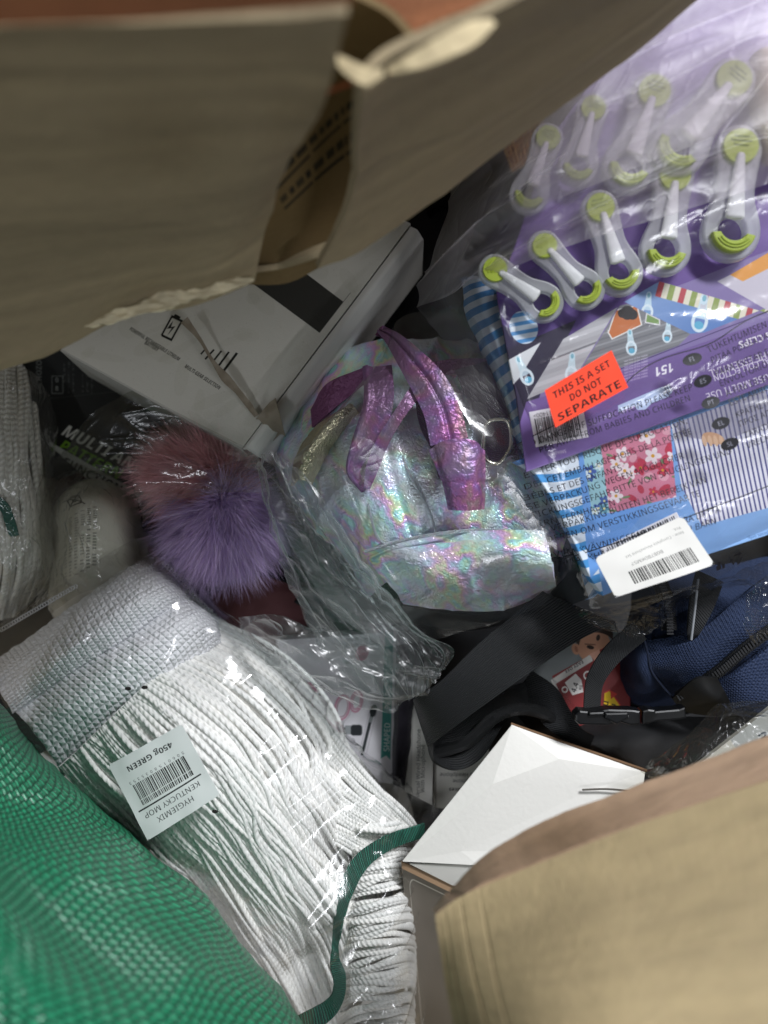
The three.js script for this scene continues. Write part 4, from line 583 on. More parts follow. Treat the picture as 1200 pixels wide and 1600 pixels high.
// ---------------------------------------------------------------- the purple carded set in its printed bag
const CY = 0.318;
{
  const bx = [690, -40, 1290, 990], y = CY, S = 1.9;
  const x0 = P(bx[0], 0, y).x, x1 = P(bx[2], 0, y).x, z0 = P(0, bx[1], y).z, z1 = P(0, bx[3], y).z;
  const mkTex = (draw) => canvasTex((bx[2] - bx[0]) * S, (bx[3] - bx[1]) * S, (g) => { g.setTransform(S, 0, 0, S, -bx[0] * S, -bx[1] * S); draw(g); });
  const poly = (g, pts, fill, stroke, lw = 1) => { g.beginPath(); pts.forEach((p, i) => (i ? g.lineTo(...p) : g.moveTo(...p))); g.closePath(); if (fill) { g.fillStyle = fill; g.fill(); } if (stroke) { g.strokeStyle = stroke; g.lineWidth = lw; g.stroke(); } };
  const tx = (g, s, x, q, a, f, c) => { g.save(); g.translate(x, q); g.rotate(a); g.font = f; g.fillStyle = c; g.fillText(s, 0, 0); g.restore(); };
  const clipped = (g, pts, f) => { g.save(); poly(g, pts); g.clip(); f(); g.restore(); };
  const peg = (g, x, q, a, k) => { g.save(); g.translate(x, q); g.rotate(a); g.scale(k, k); g.strokeStyle = '#dcebf2'; g.lineWidth = 5; g.fillStyle = 'rgba(205,230,240,.85)'; g.beginPath(); g.ellipse(0, -18, 6, 9, 0, 0, 7); g.fill(); g.beginPath(); g.moveTo(-5, -18); g.lineTo(-9, 12); g.lineTo(9, 12); g.lineTo(5, -18); g.fill(); g.beginPath(); g.ellipse(0, 16, 10, 14, 0, 0, 7); g.stroke(); g.fillStyle = '#62b2d2'; g.beginPath(); g.ellipse(0, 22, 7, 6, 0, 0, 7); g.fill(); g.fillStyle = '#7fb6c8'; g.beginPath(); g.ellipse(0, -19, 3, 5, 0, 0, 7); g.fill(); g.restore(); };
  const flower = (g, x, q, r, c, cc) => { g.fillStyle = c; for (let k = 0; k < 5; k++) { g.beginPath(); g.ellipse(x + Math.cos(k * 1.257) * r * .6, q + Math.sin(k * 1.257) * r * .6, r * .5, r * .34, k * 1.257, 0, 7); g.fill(); } g.fillStyle = cc; g.beginPath(); g.arc(x, q, r * .22, 0, 7); g.fill(); };

  const pk = thing('carded_peg_set', 'purple card set of plastic clips with printed pictures and barcode inside a clear warning bag', 'carded set');
  const card = mkTex((g) => {
    g.fillStyle = '#8070a4'; g.fillRect(600, -100, 800, 1200);
    poly(g, [[700, 400], [1290, 120], [1290, 330], [1200, 392], [770, 560], [700, 560]], '#5f3f8c');
    poly(g, [[770, 520], [790, 500], [860, 560], [820, 700], [800, 720]], '#2b2146');
    poly(g, [[740, 480], [870, 560], [1000, 440], [860, 400]], '#50357c');
    // arched top window of the card
    poly(g, [[760, 560], [900, 500], [830, 640], [800, 700]], '#231b38');
    // pictures
    poly(g, [[790, 565], [845, 535], [812, 590], [801, 602]], '#d9dde0'); peg(g, 817, 577, -0.45, 0.85);
    clipped(g, [[823, 624], [880, 530], [965, 480], [898, 590], [880, 600]], () => { g.fillStyle = '#b4b4b8'; g.fillRect(800, 460, 200, 200); for (let k = 0; k < 12; k++) { g.fillStyle = k % 2 ? '#a9a9ad' : '#c4c4c8'; poly(g, [[800, 500 + k * 14], [1000, 430 + k * 14], [1000, 437 + k * 14], [800, 507 + k * 14]], g.fillStyle); } g.fillStyle = '#8f9094'; poly(g, [[850, 565], [980, 515], [980, 518], [850, 568]], '#77777c'); peg(g, 893, 572, 0.05, 0.8); });
    clipped(g, [[900, 590], [968, 478], [980, 475], [1078, 522], [1060, 540], [930, 590]], () => { g.fillStyle = '#7d7f83'; g.fillRect(880, 450, 220, 160); for (let k = 0; k < 18; k++) poly(g, [[880, 540 + k * 8], [1100, 470 + k * 8], [1100, 473 + k * 8], [880, 543 + k * 8]], k % 2 ? '#6d6f74' : '#94969a'); poly(g, [[950, 520], [962, 485], [995, 478], [1002, 508], [956, 530]], '#c4703a', '#e6e4e0', 2); g.fillStyle = '#1d1a1c'; g.beginPath(); g.arc(980, 489, 11, 0, 7); g.arc(988, 492, 8, 0, 7); g.arc(972, 490, 7, 0, 7); g.fill(); poly(g, [[1010, 490], [1030, 500], [1030, 508], [1008, 504]], '#7a9a5a', '#ddd', 2); peg(g, 985, 533, -0.1, 0.7); peg(g, 1043, 516, 0.1, 0.62); });
    clipped(g, [[975, 472], [1030, 440], [1200, 490], [1200, 480], [1100, 520], [1078, 522]], () => { const gr = g.createLinearGradient(980, 440, 1100, 530); gr.addColorStop(0, '#8ea9d4'); gr.addColorStop(1, '#5b82bf'); g.fillStyle = gr; g.fillRect(960, 420, 260, 120); g.save(); g.translate(1030, 438); g.rotate(0.27); for (let k = 0; k < 22; k++) { g.fillStyle = ['#b8434b', '#e4dfc8', '#8fa052', '#e4dfc8'][k % 4]; g.fillRect(k * 9, 0, 9, 26); } g.restore(); peg(g, 1012, 476, 0.1, 0.75); peg(g, 1096, 486, 0.2, 1.05); });
    poly(g, [[1120, 440], [1200, 400], [1290, 390], [1290, 480], [1200, 486]], '#c9c3cf'); poly(g, [[1140, 430], [1200, 395], [1220, 410], [1160, 440]], '#e0983a');
    // lower violet band
    poly(g, [[800, 702], [822, 628], [940, 592], [1070, 545], [1290, 470], [1290, 560], [1200, 600], [1050, 655], [815, 738]], '#705896');
    g.strokeStyle = '#3a2560'; g.lineWidth = 1.3; g.beginPath(); g.moveTo(930, 592); g.lineTo(1290, 452); g.stroke();
    for (let k = 0; k < 8; k++) tx(g, 'text line of the maker', 975, 566 + k * 4.6, -0.27, '4px sans-serif', 'rgba(225,215,235,.7)');
    tx(g, '151', 1052, 567, 2.86, 'bold italic 19px sans-serif', '#f1eef5');
    tx(g, 'USE MULTI USE', 1200, 584, 2.83, '15px sans-serif', '#e6dfee'); tx(g, 'THE ESSENTIAL', 1203, 548, 2.83, '15px sans-serif', '#e6dfee'); tx(g, 'HOLDING CLIPS', 1260, 500, 2.83, 'bold 15px sans-serif', '#f0eaf4');
    tx(g, 'TO THE ESSENTIAL COLLECTION', 1290, 530, 2.83, '13px sans-serif', '#e6dfee');
    // euro slot printed through to the sky-blue stuff behind
    poly(g, [[965, 634], [1030, 606], [1046, 602], [1050, 612], [1044, 620], [1018, 630], [1008, 640], [996, 641], [990, 634], [966, 644]], '#b8c9e8'); for (let k = 0; k < 3; k++) poly(g, [[1036 + k * 4, 604 - k], [1038 + k * 4, 603 - k], [1044 + k * 3, 616 - k * 3], [1042 + k * 3, 617 - k * 3]], '#52557a');
    // barcode
    g.save(); g.translate(827, 648); g.rotate(-0.19); g.fillStyle = '#eceaf0'; g.fillRect(0, -4, 84, 56); barcode(g, 6, 8, 72, 40, 77); g.rotate(0); g.font = '9px sans-serif'; g.fillStyle = '#222'; g.save(); g.translate(40, 0); g.rotate(3.14); g.fillText('011400>', 0, 0); g.restore(); g.restore();
    tx(g, 'SMA1098', 884, 703, 2.98, '7px sans-serif', '#cfc3dd');
    // hanging hole at left showing striped cloth
    g.save(); g.beginPath(); g.ellipse(818, 512, 22, 26, -0.3, 0, 7); g.clip(); g.fillStyle = '#d5e3f0'; g.fillRect(780, 480, 80, 70); for (let k = 0; k < 6; k++) poly(g, [[780, 495 + k * 14], [860, 480 + k * 14], [860, 486 + k * 14], [780, 501 + k * 14]], '#4e93cf'); g.restore();
  });
  const lower = mkTex((g) => {
    g.fillStyle = '#6f9fdc'; g.fillRect(600, 0, 800, 1100); const gr = g.createLinearGradient(800, 700, 1200, 900); gr.addColorStop(0, '#5f93d6'); gr.addColorStop(1, '#8fb6e6'); g.fillStyle = gr; g.fillRect(600, 0, 800, 1100);
    // striped cloth picture at the left
    clipped(g, [[800, 730], [905, 700], [945, 930], [880, 960], [830, 850]], () => { g.fillStyle = '#dfe9f3'; g.fillRect(780, 680, 200, 300); g.strokeStyle = '#4b95d4'; g.lineWidth = 13; for (let k = 0; k < 12; k++) { g.beginPath(); g.moveTo(780, 760 + k * 30); g.bezierCurveTo(850, 730 + k * 30, 860, 770 + k * 28, 960, 715 + k * 30); g.stroke(); } });
    poly(g, [[905, 705], [1000, 670], [1010, 800], [925, 905], [918, 850]], '#6c9fe0');
    // teal floral strip
    clipped(g, [[912, 702], [945, 690], [962, 800], [928, 805]], () => { g.fillStyle = '#9ccad4'; g.fillRect(890, 660, 90, 160); for (let k = 0; k < 14; k++) flower(g, rr(910, 960), rr(690, 805), rr(6, 11), ['#3f5fa8', '#dfeef2', '#5a93a8'][k % 3], '#e8e2a0'); });
    // pink floral cloth
    clipped(g, [[941, 694], [1050, 664], [1060, 776], [955, 802]], () => { g.fillStyle = '#cf7f96'; g.fillRect(920, 640, 160, 180); for (let k = 0; k < 34; k++) { g.fillStyle = ['#b8384f', '#dfa3b2', '#c25a74'][k % 3]; g.beginPath(); g.ellipse(rr(935, 1065), rr(660, 805), rr(5, 14), rr(4, 9), rr(0, 3), 0, 7); g.fill(); } for (let k = 0; k < 18; k++) { g.fillStyle = '#6f8a62'; g.beginPath(); g.ellipse(rr(935, 1065), rr(660, 805), rr(4, 8), 2, rr(0, 3), 0, 7); g.fill(); } for (let k = 0; k < 15; k++) flower(g, rr(940, 1060), rr(670, 800), rr(7, 13), k % 3 ? '#efe0e4' : '#c23550', '#d8a030'); g.strokeStyle = 'rgba(120,40,70,.4)'; g.lineWidth = 1.5; g.beginPath(); g.moveTo(943, 718); g.lineTo(1054, 690); g.stroke(); });
    // navy striped cloth with a hand
    clipped(g, [[1052, 662], [1200, 608], [1290, 580], [1290, 770], [1100, 822], [1068, 760]], () => { g.fillStyle = '#e6e5ee'; g.fillRect(1040, 570, 300, 270); g.strokeStyle = '#4b4c86'; g.lineWidth = 2.7; for (let k = -6; k < 44; k++) { g.beginPath(); g.moveTo(1040 + k * 8, 570); g.bezierCurveTo(1060 + k * 8, 640, 1075 + k * 7.4, 700, 1104 + k * 7.6, 840); g.stroke(); } poly(g, [[1052, 660], [1200, 606], [1210, 660], [1130, 690], [1075, 682]], 'rgba(110,108,125,.55)'); g.fillStyle = '#c59a78'; g.beginPath(); g.ellipse(1118, 684, 18, 9, 0.25, 0, 7); g.fill(); for (let k = 0; k < 4; k++) { g.fillStyle = '#d9b494'; g.beginPath(); g.ellipse(1104 + k * 9, 688, 3.4, 9, -0.25, 0, 7); g.fill(); } });
    tx(g, 'Items are for illustrative purposes only,', 1290, 806, -0.28 + Math.PI, '7px sans-serif', '#34507e'); tx(g, 'actual product may vary', 1235, 836, -0.28 + Math.PI, '7px sans-serif', '#34507e');
  });
  const sheet = (pts, h, thick) => { const g = outline(pts.map(([a, c]) => P(a, c, y).setY(0)), thick, 0.0006); g.translate(0, h - thick, 0); return planar(g, x0, z0, x1, z1); };
  part(pk, 'card', sheet([[776, 456], [806, 380], [860, 215], [930, 120], [1010, 40], [1080, -30], [1280, -30], [1280, 555], [1200, 602], [1050, 656], [822, 738], [816, 690], [806, 620], [790, 540], [776, 462]], y, 0.0012), std(0xffffff, 0.42, { map: card }), 'purple printed card');
  part(pk, 'printed_sleeve', sheet([[806, 720], [1050, 640], [1280, 545], [1280, 802], [1200, 838], [1070, 880], [945, 932], [925, 905], [900, 850], [862, 775], [835, 735]], y - 0.004, 0.012), std(0xffffff, 0.4, { map: lower }), 'pale blue printed sleeve with floral and striped cloth pictures');
  part(pk, 'label_barcode', (() => { const g = sheet([[940, 858], [1060, 800], [1066, 812], [946, 872]], y - 0.0028, 0.0006); return g; })(), std(0xffffff, 0.5, { map: mkTex((g) => { g.fillStyle = '#e9e8ec'; g.fillRect(600, 0, 800, 1100); g.save(); g.translate(944, 858); g.rotate(-0.44); barcode(g, 6, 0, 118, 14, 31); g.restore(); }) }), 'white barcode strip');

  const cl = thing('striped_cloth', 'blue and white striped cloth roll along the left edge of the purple card', 'cloth');
  const stripe = canvasTex(256, 1024, (g, w, h) => { g.fillStyle = '#d6e2ee'; g.fillRect(0, 0, w, h); g.strokeStyle = '#3f8ac9'; g.lineWidth = 26; for (let k = -2; k < 24; k++) { g.beginPath(); g.moveTo(-10, 60 + k * 52); g.bezierCurveTo(80, 30 + k * 52, 160, 40 + k * 52, 270, -20 + k * 52); g.stroke(); } });
  part(cl, 'roll', patch([
    [[720, 435, .26], [738, 432, .295], [765, 432, .305], [795, 440, .29]],
    [[727, 490, .26], [745, 487, .302], [770, 484, .31], [800, 484, .295]],
    [[754, 557, .26], [770, 553, .305], [792, 550, .313], [818, 550, .295]],
    [[784, 630, .26], [798, 627, .303], [815, 624, .311], [840, 624, .295]],
    [[806, 700, .26], [820, 697, .30], [838, 694, .309], [865, 694, .295]],
    [[845, 780, .255], [862, 776, .295], [885, 772, .305], [920, 772, .295]],
    [[882, 850, .25], [897, 845, .29], [918, 840, .30], [945, 842, .29]],
    [[912, 938, .25], [924, 932, .285], [942, 925, .294], [962, 918, .285]]], 20, 90, { thick: 0.004, unit: true, disp: (u, v, p) => 0.002 * fbm(p.x * 50, p.z * 50, 8) }), std(0xffffff, 0.85, { map: stripe, bumpMap: T.cloth, bumpScale: 0.0003 }));
  const dk = thing('dark_cloth', 'black cloth fold inside the clear warning bag below the striped cloth roll', 'cloth');
  part(dk, 'fold', patch([[[820, 760, .24], [850, 780, .27], [880, 820, .27]], [[835, 860, .24], [868, 880, .272], [905, 880, .275]], [[850, 925, .23], [885, 945, .26], [920, 935, .27]]], 20, 30, { thick: 0.004, disp: (u, v, p) => 0.002 * fbm(p.x * 50, p.z * 50, 3) }), std(0x222628, 0.8));
  const cm = thing('cream_cloth', 'cream folded cloth at the right edge beside the upper row of clips', 'cloth');
  part(cm, 'fold', patch([[[1158, 95, .31], [1200, 70, .335], [1290, 60, .33]], [[1168, 170, .315], [1210, 170, .34], [1290, 170, .335]], [[1185, 260, .315], [1220, 260, .335], [1290, 260, .33]]], 24, 24, { thick: 0.004, disp: (u, v, p) => 0.003 * fbm(p.x * 40, p.z * 40, 5) }), std(0xd9cdb6, 0.85));

  // clips
  const body = (() => {
    const s = new THREE.Shape(), L = 0.043, r1 = 0.0105, r2 = 0.0134, w = 0.0086; // small end at -L/2, big end at +L/2 (y)
    const a = -L / 2, bq = L / 2; s.moveTo(-w, 0); s.bezierCurveTo(-w, a * 0.5, -r1, a * 0.75, -r1, a); s.absarc(0, a, r1, Math.PI, 2 * Math.PI, false); s.bezierCurveTo(r1, a * 0.75, w, a * 0.5, w, 0); s.bezierCurveTo(w, bq * 0.4, r2, bq * 0.6, r2, bq); s.absarc(0, bq, r2, 0, Math.PI, false); s.bezierCurveTo(-r2, bq * 0.6, -w, bq * 0.4, -w, 0);
    const h = new THREE.Path(); h.absellipse(0, bq, 0.0084, 0.0094, 0, 2 * Math.PI, true); s.holes.push(h);
    return new THREE.ExtrudeGeometry(s, { depth: 0.0035, bevelEnabled: true, bevelSize: 0.0014, bevelThickness: 0.0014, bevelSegments: 3, curveSegments: 18 }).rotateX(Math.PI / 2);
  })(); // lies flat: shape y runs along -z ... local +z is towards the big end after the turn
  const stem = (() => { const g = new RoundedBoxGeometry(0.0046, 0.004, 0.034, 3, 0.0018), p = g.attributes.position; for (let i = 0; i < p.count; i++) p.setX(i, p.getX(i) * (0.9 + 1.3 * Math.max(0, (p.getZ(i) + 0.017) / 0.034))); g.computeVertexNormals(); return g.translate(0, 0.003, -0.001); })();
  const pad = new THREE.CylinderGeometry(0.0088, 0.0092, 0.004, 28).translate(0, 0.0012, -0.0215);
  const padRib = mergeGeometries([-1, 0, 1].map((k) => new RoundedBoxGeometry(0.0105 - 0.003 * Math.abs(k), 0.001, 0.0012, 2, 0.0004).translate(0, 0.0034, -0.0245 + k * 0.0022)));
  const jaw = (() => { const s = new THREE.Shape(); s.absarc(0, 0, 0.0104, 0.25, Math.PI - 0.25, false); s.absarc(0, -0.0022, 0.0083, Math.PI - 0.55, 0.55, true); return new THREE.ExtrudeGeometry(s, { depth: 0.005, bevelEnabled: true, bevelSize: 0.0007, bevelThickness: 0.0007, bevelSegments: 2, curveSegments: 16 }).rotateX(Math.PI / 2).translate(0, 0.004, 0.0215); })();
  const jawRib = (() => { const g = []; for (const r of [0.0095, 0.008]) { const pts = []; for (let k = 0; k <= 10; k++) { const a = 0.6 + (k / 10) * (Math.PI - 1.2); pts.push(V(r * 1.0 * Math.cos(a), 0.0048, 0.0215 + r * 0.98 * Math.sin(a) - 0.0005)); } g.push(tube(pts, 0.0006, 14, 5)); } return mergeGeometries(g); })();
  const clear = phy(0xe6e9ea, 0.4, { transmission: 0.75, thickness: 0, ior: 1.45 }), white = phy(0xe8eaea, 0.5, { transmission: 0.25, thickness: 0 }), lime = std(0x9db02c, 0.5);
  const proto = new THREE.Group(); part(proto, 'frame', body, clear); part(proto, 'stem', stem, white); part(part(proto, 'pad', pad, lime), 'pad_rib', padRib, lime); part(part(proto, 'jaw', jaw, lime), 'jaw_rib', jawRib, lime);
  const spots = [
    [775, 425, 846, 472, 'leftmost white and lime clip of the lower row, over the striped cloth', .322], [848, 385, 914, 455, 'second white and lime clip of the lower row, tilted to the right', .324], [935, 325, 968, 430, 'third white and lime clip of the lower row, in the middle of the card', .324],
    [1052, 275, 1038, 395, 'fourth white and lime clip of the lower row, nearly upright', .324], [1153, 228, 1140, 370, 'rightmost clip of the lower row, upright beside the cream cloth', .324],
    [855, 218, 826, 306, 'leftmost clip of the upper row, blurred under crinkled film', .318], [925, 172, 902, 262, 'second clip of the upper row, under milky film', .322], [1020, 145, 980, 265, 'third clip of the upper row, mostly hidden by milky film', .322], [1145, 125, 1056, 236, 'large clip at the right end of the upper row, leaning left', .328]];
  for (const [ax, ay, bx2, by, label, h] of spots) {
    const o = proto.clone(); o.name = numbered('plastic_clip'); scene.add(o); o.userData = { label, category: 'clip', group: 'white and lime plastic clips on the purple card' };
    const a = P(ax, ay, h + .004), b = P(bx2, by, h + .004), m = a.clone().lerp(b, 0.5); o.position.set(m.x, h + 0.0055, m.z);
    o.rotation.y = Math.atan2(b.x - a.x, b.z - a.z); const L = a.distanceTo(b); o.scale.setScalar(Math.max(0.8, Math.min(1.15, L / 0.045)));
  }
  // the printed clear bag
  const bag = thing('printed_bag', 'crinkled clear plastic bag with black suffocation warnings over the purple card set', 'plastic bag');
  const crA = crumple(0.006, 26, -0.5, 21, 0.35);
  part(bag, 'film', patch([
    [[770, 205, .27], [900, 110, .34], [1000, 20, .348], [1100, -50, .35], [1290, -60, .35]],
    [[690, 340, .26], [800, 290, .335], [950, 210, .352], [1100, 120, .356], [1290, 70, .355]],
    [[650, 480, .24], [745, 440, .32], [900, 380, .345], [1060, 330, .35], [1290, 260, .35]]], 170, 120, { disp: (u, v, p) => crA(u, v, p) * 1.5 }), film(0xfaf6fa, 0.5, 0.0006), 'crinkled milky upper part');
  const crB = crumple(0.0035, 20, -0.35, 31, 0.3);
  const rowsL = [
    [[650, 480, .24], [745, 440, .32], [900, 380, .345], [1060, 330, .35], [1290, 260, .35]],
    [[735, 590, .24], [790, 560, .318], [920, 520, .33], [1080, 470, .335], [1290, 400, .335]],
    [[780, 700, .24], [830, 690, .312], [950, 660, .328], [1100, 610, .332], [1290, 550, .33]],
    [[800, 800, .23], [855, 800, .306], [970, 760, .327], [1120, 720, .332], [1290, 670, .33]],
    [[822, 885, .225], [890, 900, .295], [990, 850, .327], [1130, 810, .33], [1290, 760, .325]],
    [[850, 945, .22], [920, 965, .27], [1020, 945, .295], [1150, 885, .30], [1290, 830, .29]]];
  part(bag, 'film', patch([
    [[850, 160, .345], [930, 60, .362], [1010, -20, .366], [1120, -60, .366], [1290, -60, .366]],
    [[830, 250, .34], [920, 190, .364], [1020, 110, .37], [1140, 50, .372], [1290, 30, .37]],
    [[810, 330, .33], [920, 290, .356], [1040, 240, .366], [1150, 200, .37], [1290, 170, .368]]], 130, 80, { disp: (u, v, p) => 1.3 * crumple(0.006, 22, -0.6, 221, 0.3, 0.5)(u, v, p) }), film(0xfcf8fc, 0.6, 0.0004), 'second hazy layer of film');
  part(bag, 'film', patch(rowsL, 130, 120, { disp: crB }), film(0xf7f7f8, 0.16, 0.0003), 'smoother printed lower part');
  part(bag, 'film', patch([[[820, 890, .235], [880, 940, .275], [960, 955, .285], [1080, 915, .295], [1290, 850, .28]], [[838, 935, .23], [900, 965, .27], [975, 985, .272], [1090, 925, .27], [1290, 880, .26]], [[850, 950, .225], [930, 975, .262], [995, 992, .262], [1100, 930, .25], [1290, 900, .24]]], 110, 40, { disp: crumple(0.006, 40, 0.3, 44, 0.5) }), film(0xf0f0f0, 0.16, 0.0008), 'crumpled sealed hem');
  // printing lies just above the film
  const pt = mkTex((g) => {
    g.clearRect(bx[0], bx[1], 600, 1030); const K1 = '#15131a';
    const a = -0.30; const L = (s, x, q, size = 14.5, ang = a) => tx(g, s, x, q, ang, `${size}px sans-serif`, K1);
    L('TO AVOID DANGER OF SUFFOCATION PLEASE KEEP', 786, 712, 13.6, -0.335); L('THIS WRAPPER AWAY FROM BABIES AND CHILDREN', 786, 728, 13.2, -0.335);
    L('POUR ÉVITER TOUT RISQUE DE SUFFOCATION,', 795, 758, 14, -0.335); L('GARDEZ CET EMBALLAGE HORS DE LA PORTÉE', 812, 771, 13.6, -0.335); L('DES BÉBÉS ET DES ENFANTS', 812, 790, 13.6, -0.335);
    L('DIESE VERPACKUNG WEGEN MÖGLICHER', 822, 804, 14, -0.345); L('ERSTICKUNGSGEFAHR BITTE VON SÄUGLINGEN UND', 826, 818, 14, -0.335); L('KINDERN FERNHALTEN', 826, 836, 14, -0.33);
    L('DEZE VERPAKKING BUITEN HET BEREIK VAN', 840, 843, 14, -0.33); L('KINDEREN OM VERSTIKKINGSGEVAAR TE', 848, 858, 14, -0.33);
    L('UNDVIKA KVÄVNINGSFARA, FÖRVARA DETTA', 856, 885, 14, -0.31); L('UTOM RÄCKHÅLL FÖR BEBISAR OCH BARN', 864, 899, 14, -0.31);
    for (const [x, q, s] of [[806, 758, 'FR'], [814, 802, 'DE'], [826, 850, 'NL'], [846, 900, 'SE'], [1074, 565, 'FI'], [1092, 598, 'ES'], [1105, 631, 'PT'], [1120, 663, 'EL'], [1134, 695, 'SL']]) { g.save(); g.translate(x, q); g.rotate(-0.33); g.fillStyle = '#14141c'; g.beginPath(); g.ellipse(0, 0, x > 1000 ? 14.5 : 7, x > 1000 ? 9 : 6, 0, 0, 7); g.fill(); g.fillStyle = '#9f9fae'; g.font = `${x > 1000 ? 10 : 6}px sans-serif`; g.fillText(s, -5, 3.6); g.restore(); }
    L('TUKEHTUMISEN VAARA', 1098, 556, 14, -0.42); L('PITÄÄ POISSA VAUVOJEN', 1103, 572, 13, -0.42); L('PARA EVITAR EL RIESGO', 1112, 592, 14, -0.4); L('ENVOLTORIO FUERA', 1120, 606, 13.5, -0.4); L('A FIM DE EVITAR O', 1130, 622, 14, -0.38); L('ESTE ARTIGO LONGE', 1134, 636, 13.5, -0.38); L('ΚΡΑΤΗΣΤΕ ΜΑΚΡΙΑ', 1144, 655, 13, -0.36); L('ΠΡΟΣ ΑΠΟΦΥΓΗ', 1149, 669, 13, -0.36); L('ZARADI NEVARNOSTI', 1157, 686, 13.5, -0.38); L('VREČKO HRANITE', 1162, 702, 13.5, -0.38);
    g.strokeStyle = K1; g.lineWidth = 1.5; g.beginPath(); g.moveTo(800, 705); g.bezierCurveTo(830, 670, 930, 650, 985, 590); g.bezierCurveTo(1040, 545, 1080, 560, 1120, 530); g.bezierCurveTo(1160, 500, 1180, 495, 1220, 480); g.stroke(); g.beginPath(); g.moveTo(835, 903); g.bezierCurveTo(930, 860, 1050, 815, 1220, 750); g.stroke();
    // recycling marks
    g.save(); g.translate(1177, 877); g.rotate(-0.3); g.lineWidth = 2.6; for (let k = 0; k < 3; k++) { g.save(); g.rotate(k * 2.094); g.beginPath(); g.moveTo(-5, -8); g.lineTo(3, -8); g.stroke(); g.fillStyle = K1; g.beginPath(); g.moveTo(3, -12); g.lineTo(9, -7); g.lineTo(3, -4); g.fill(); g.restore(); } g.restore();
    g.save(); g.translate(1148, 889); g.rotate(-0.4); g.fillStyle = K1; g.beginPath(); g.arc(0, -5, 3, 0, 7); g.fill(); g.fillRect(-5, -2, 8, 8); g.fillRect(5, -1, 5, 8); g.restore();
  });
  const printRows = rowsL.map((r) => r.map(([a, b2, h]) => [a, b2, h]));
  { const g = patch(printRows, 130, 120, { disp: (u, v, p) => crB(u, v, p) + 0.0011 }); planar(g, P(bx[0], 0, .328).x, P(0, bx[1], .328).z, P(bx[2], 0, .328).x, P(0, bx[3], .328).z);
    part(bag, 'warning_print', g, std(0xffffff, 0.5, { map: pt, transparent: true, alphaTest: 0.4, side: THREE.DoubleSide }), 'black printed warnings in many languages'); }
  const sticker = (name, label, quad, hs, tex, rough) => { const pts = quad.map(([a, c], i) => P(a, c, hs[i])); return part(bag, name, patch([[pts[0], pts[1]], [pts[3], pts[2]]], 24, 16, { linear: true, unit: true, thick: 0.0004, disp: (u, v, p) => 0.0009 * fbm(p.x * 26, p.z * 26, 4) }), std(0xffffff, rough, { map: tex, transparent: true, alphaTest: 0.5 }), label); };
  sticker('set_sticker', 'fluorescent orange sticker reading THIS IS A SET DO NOT SEPARATE', [[851, 610], [956, 547], [982, 605], [868, 668]], [.342, .342, .342, .342], canvasTex(960, 540, (g, w, h) => { g.fillStyle = '#ff4a2c'; g.fillRect(0, 0, w, h); g.fillStyle = '#1c0f0c'; g.textAlign = 'center'; g.font = '128px sans-serif'; const f = (s, q, tw, bold) => { g.save(); g.translate(w / 2, q); g.font = `${bold ? 'bold ' : 'bold '}118px sans-serif`; const k = tw / g.measureText(s).width; g.scale(k, bold ? 1.25 : 1.12); g.fillText(s, 0, 0); g.restore(); }; f('THIS IS A SET', 178, 800); f('DO NOT', 325, 440); f('SEPARATE', 490, 850, 1); }), 0.85);
  sticker('barcode_label', 'white barcode label with rounded corners and faint grey print', [[929, 872], [1066, 806], [1117, 882], [962, 934]], [.338, .338, .334, .334], canvasTex(1000, 640, (g, w, h) => {
    g.clearRect(0, 0, w, h); g.fillStyle = '#efeee9'; g.beginPath(); g.roundRect(0, 0, w, h, 60); g.fill(); g.fillStyle = '#8d8c88'; g.save(); g.translate(w / 2, h / 2); g.rotate(Math.PI); g.translate(-w / 2, -h / 2); g.font = '46px sans-serif'; g.fillText('New - Complete Household Set', 80, 490, 760); g.fillText('Pre.', 80, 550); g.font = '56px sans-serif'; g.fillStyle = '#6e6d6a'; g.fillText('B0B7BDKM57', 360, 380); g.restore(); barcode(g, 230, 360, 660, 190, 5); }), 0.5);
}

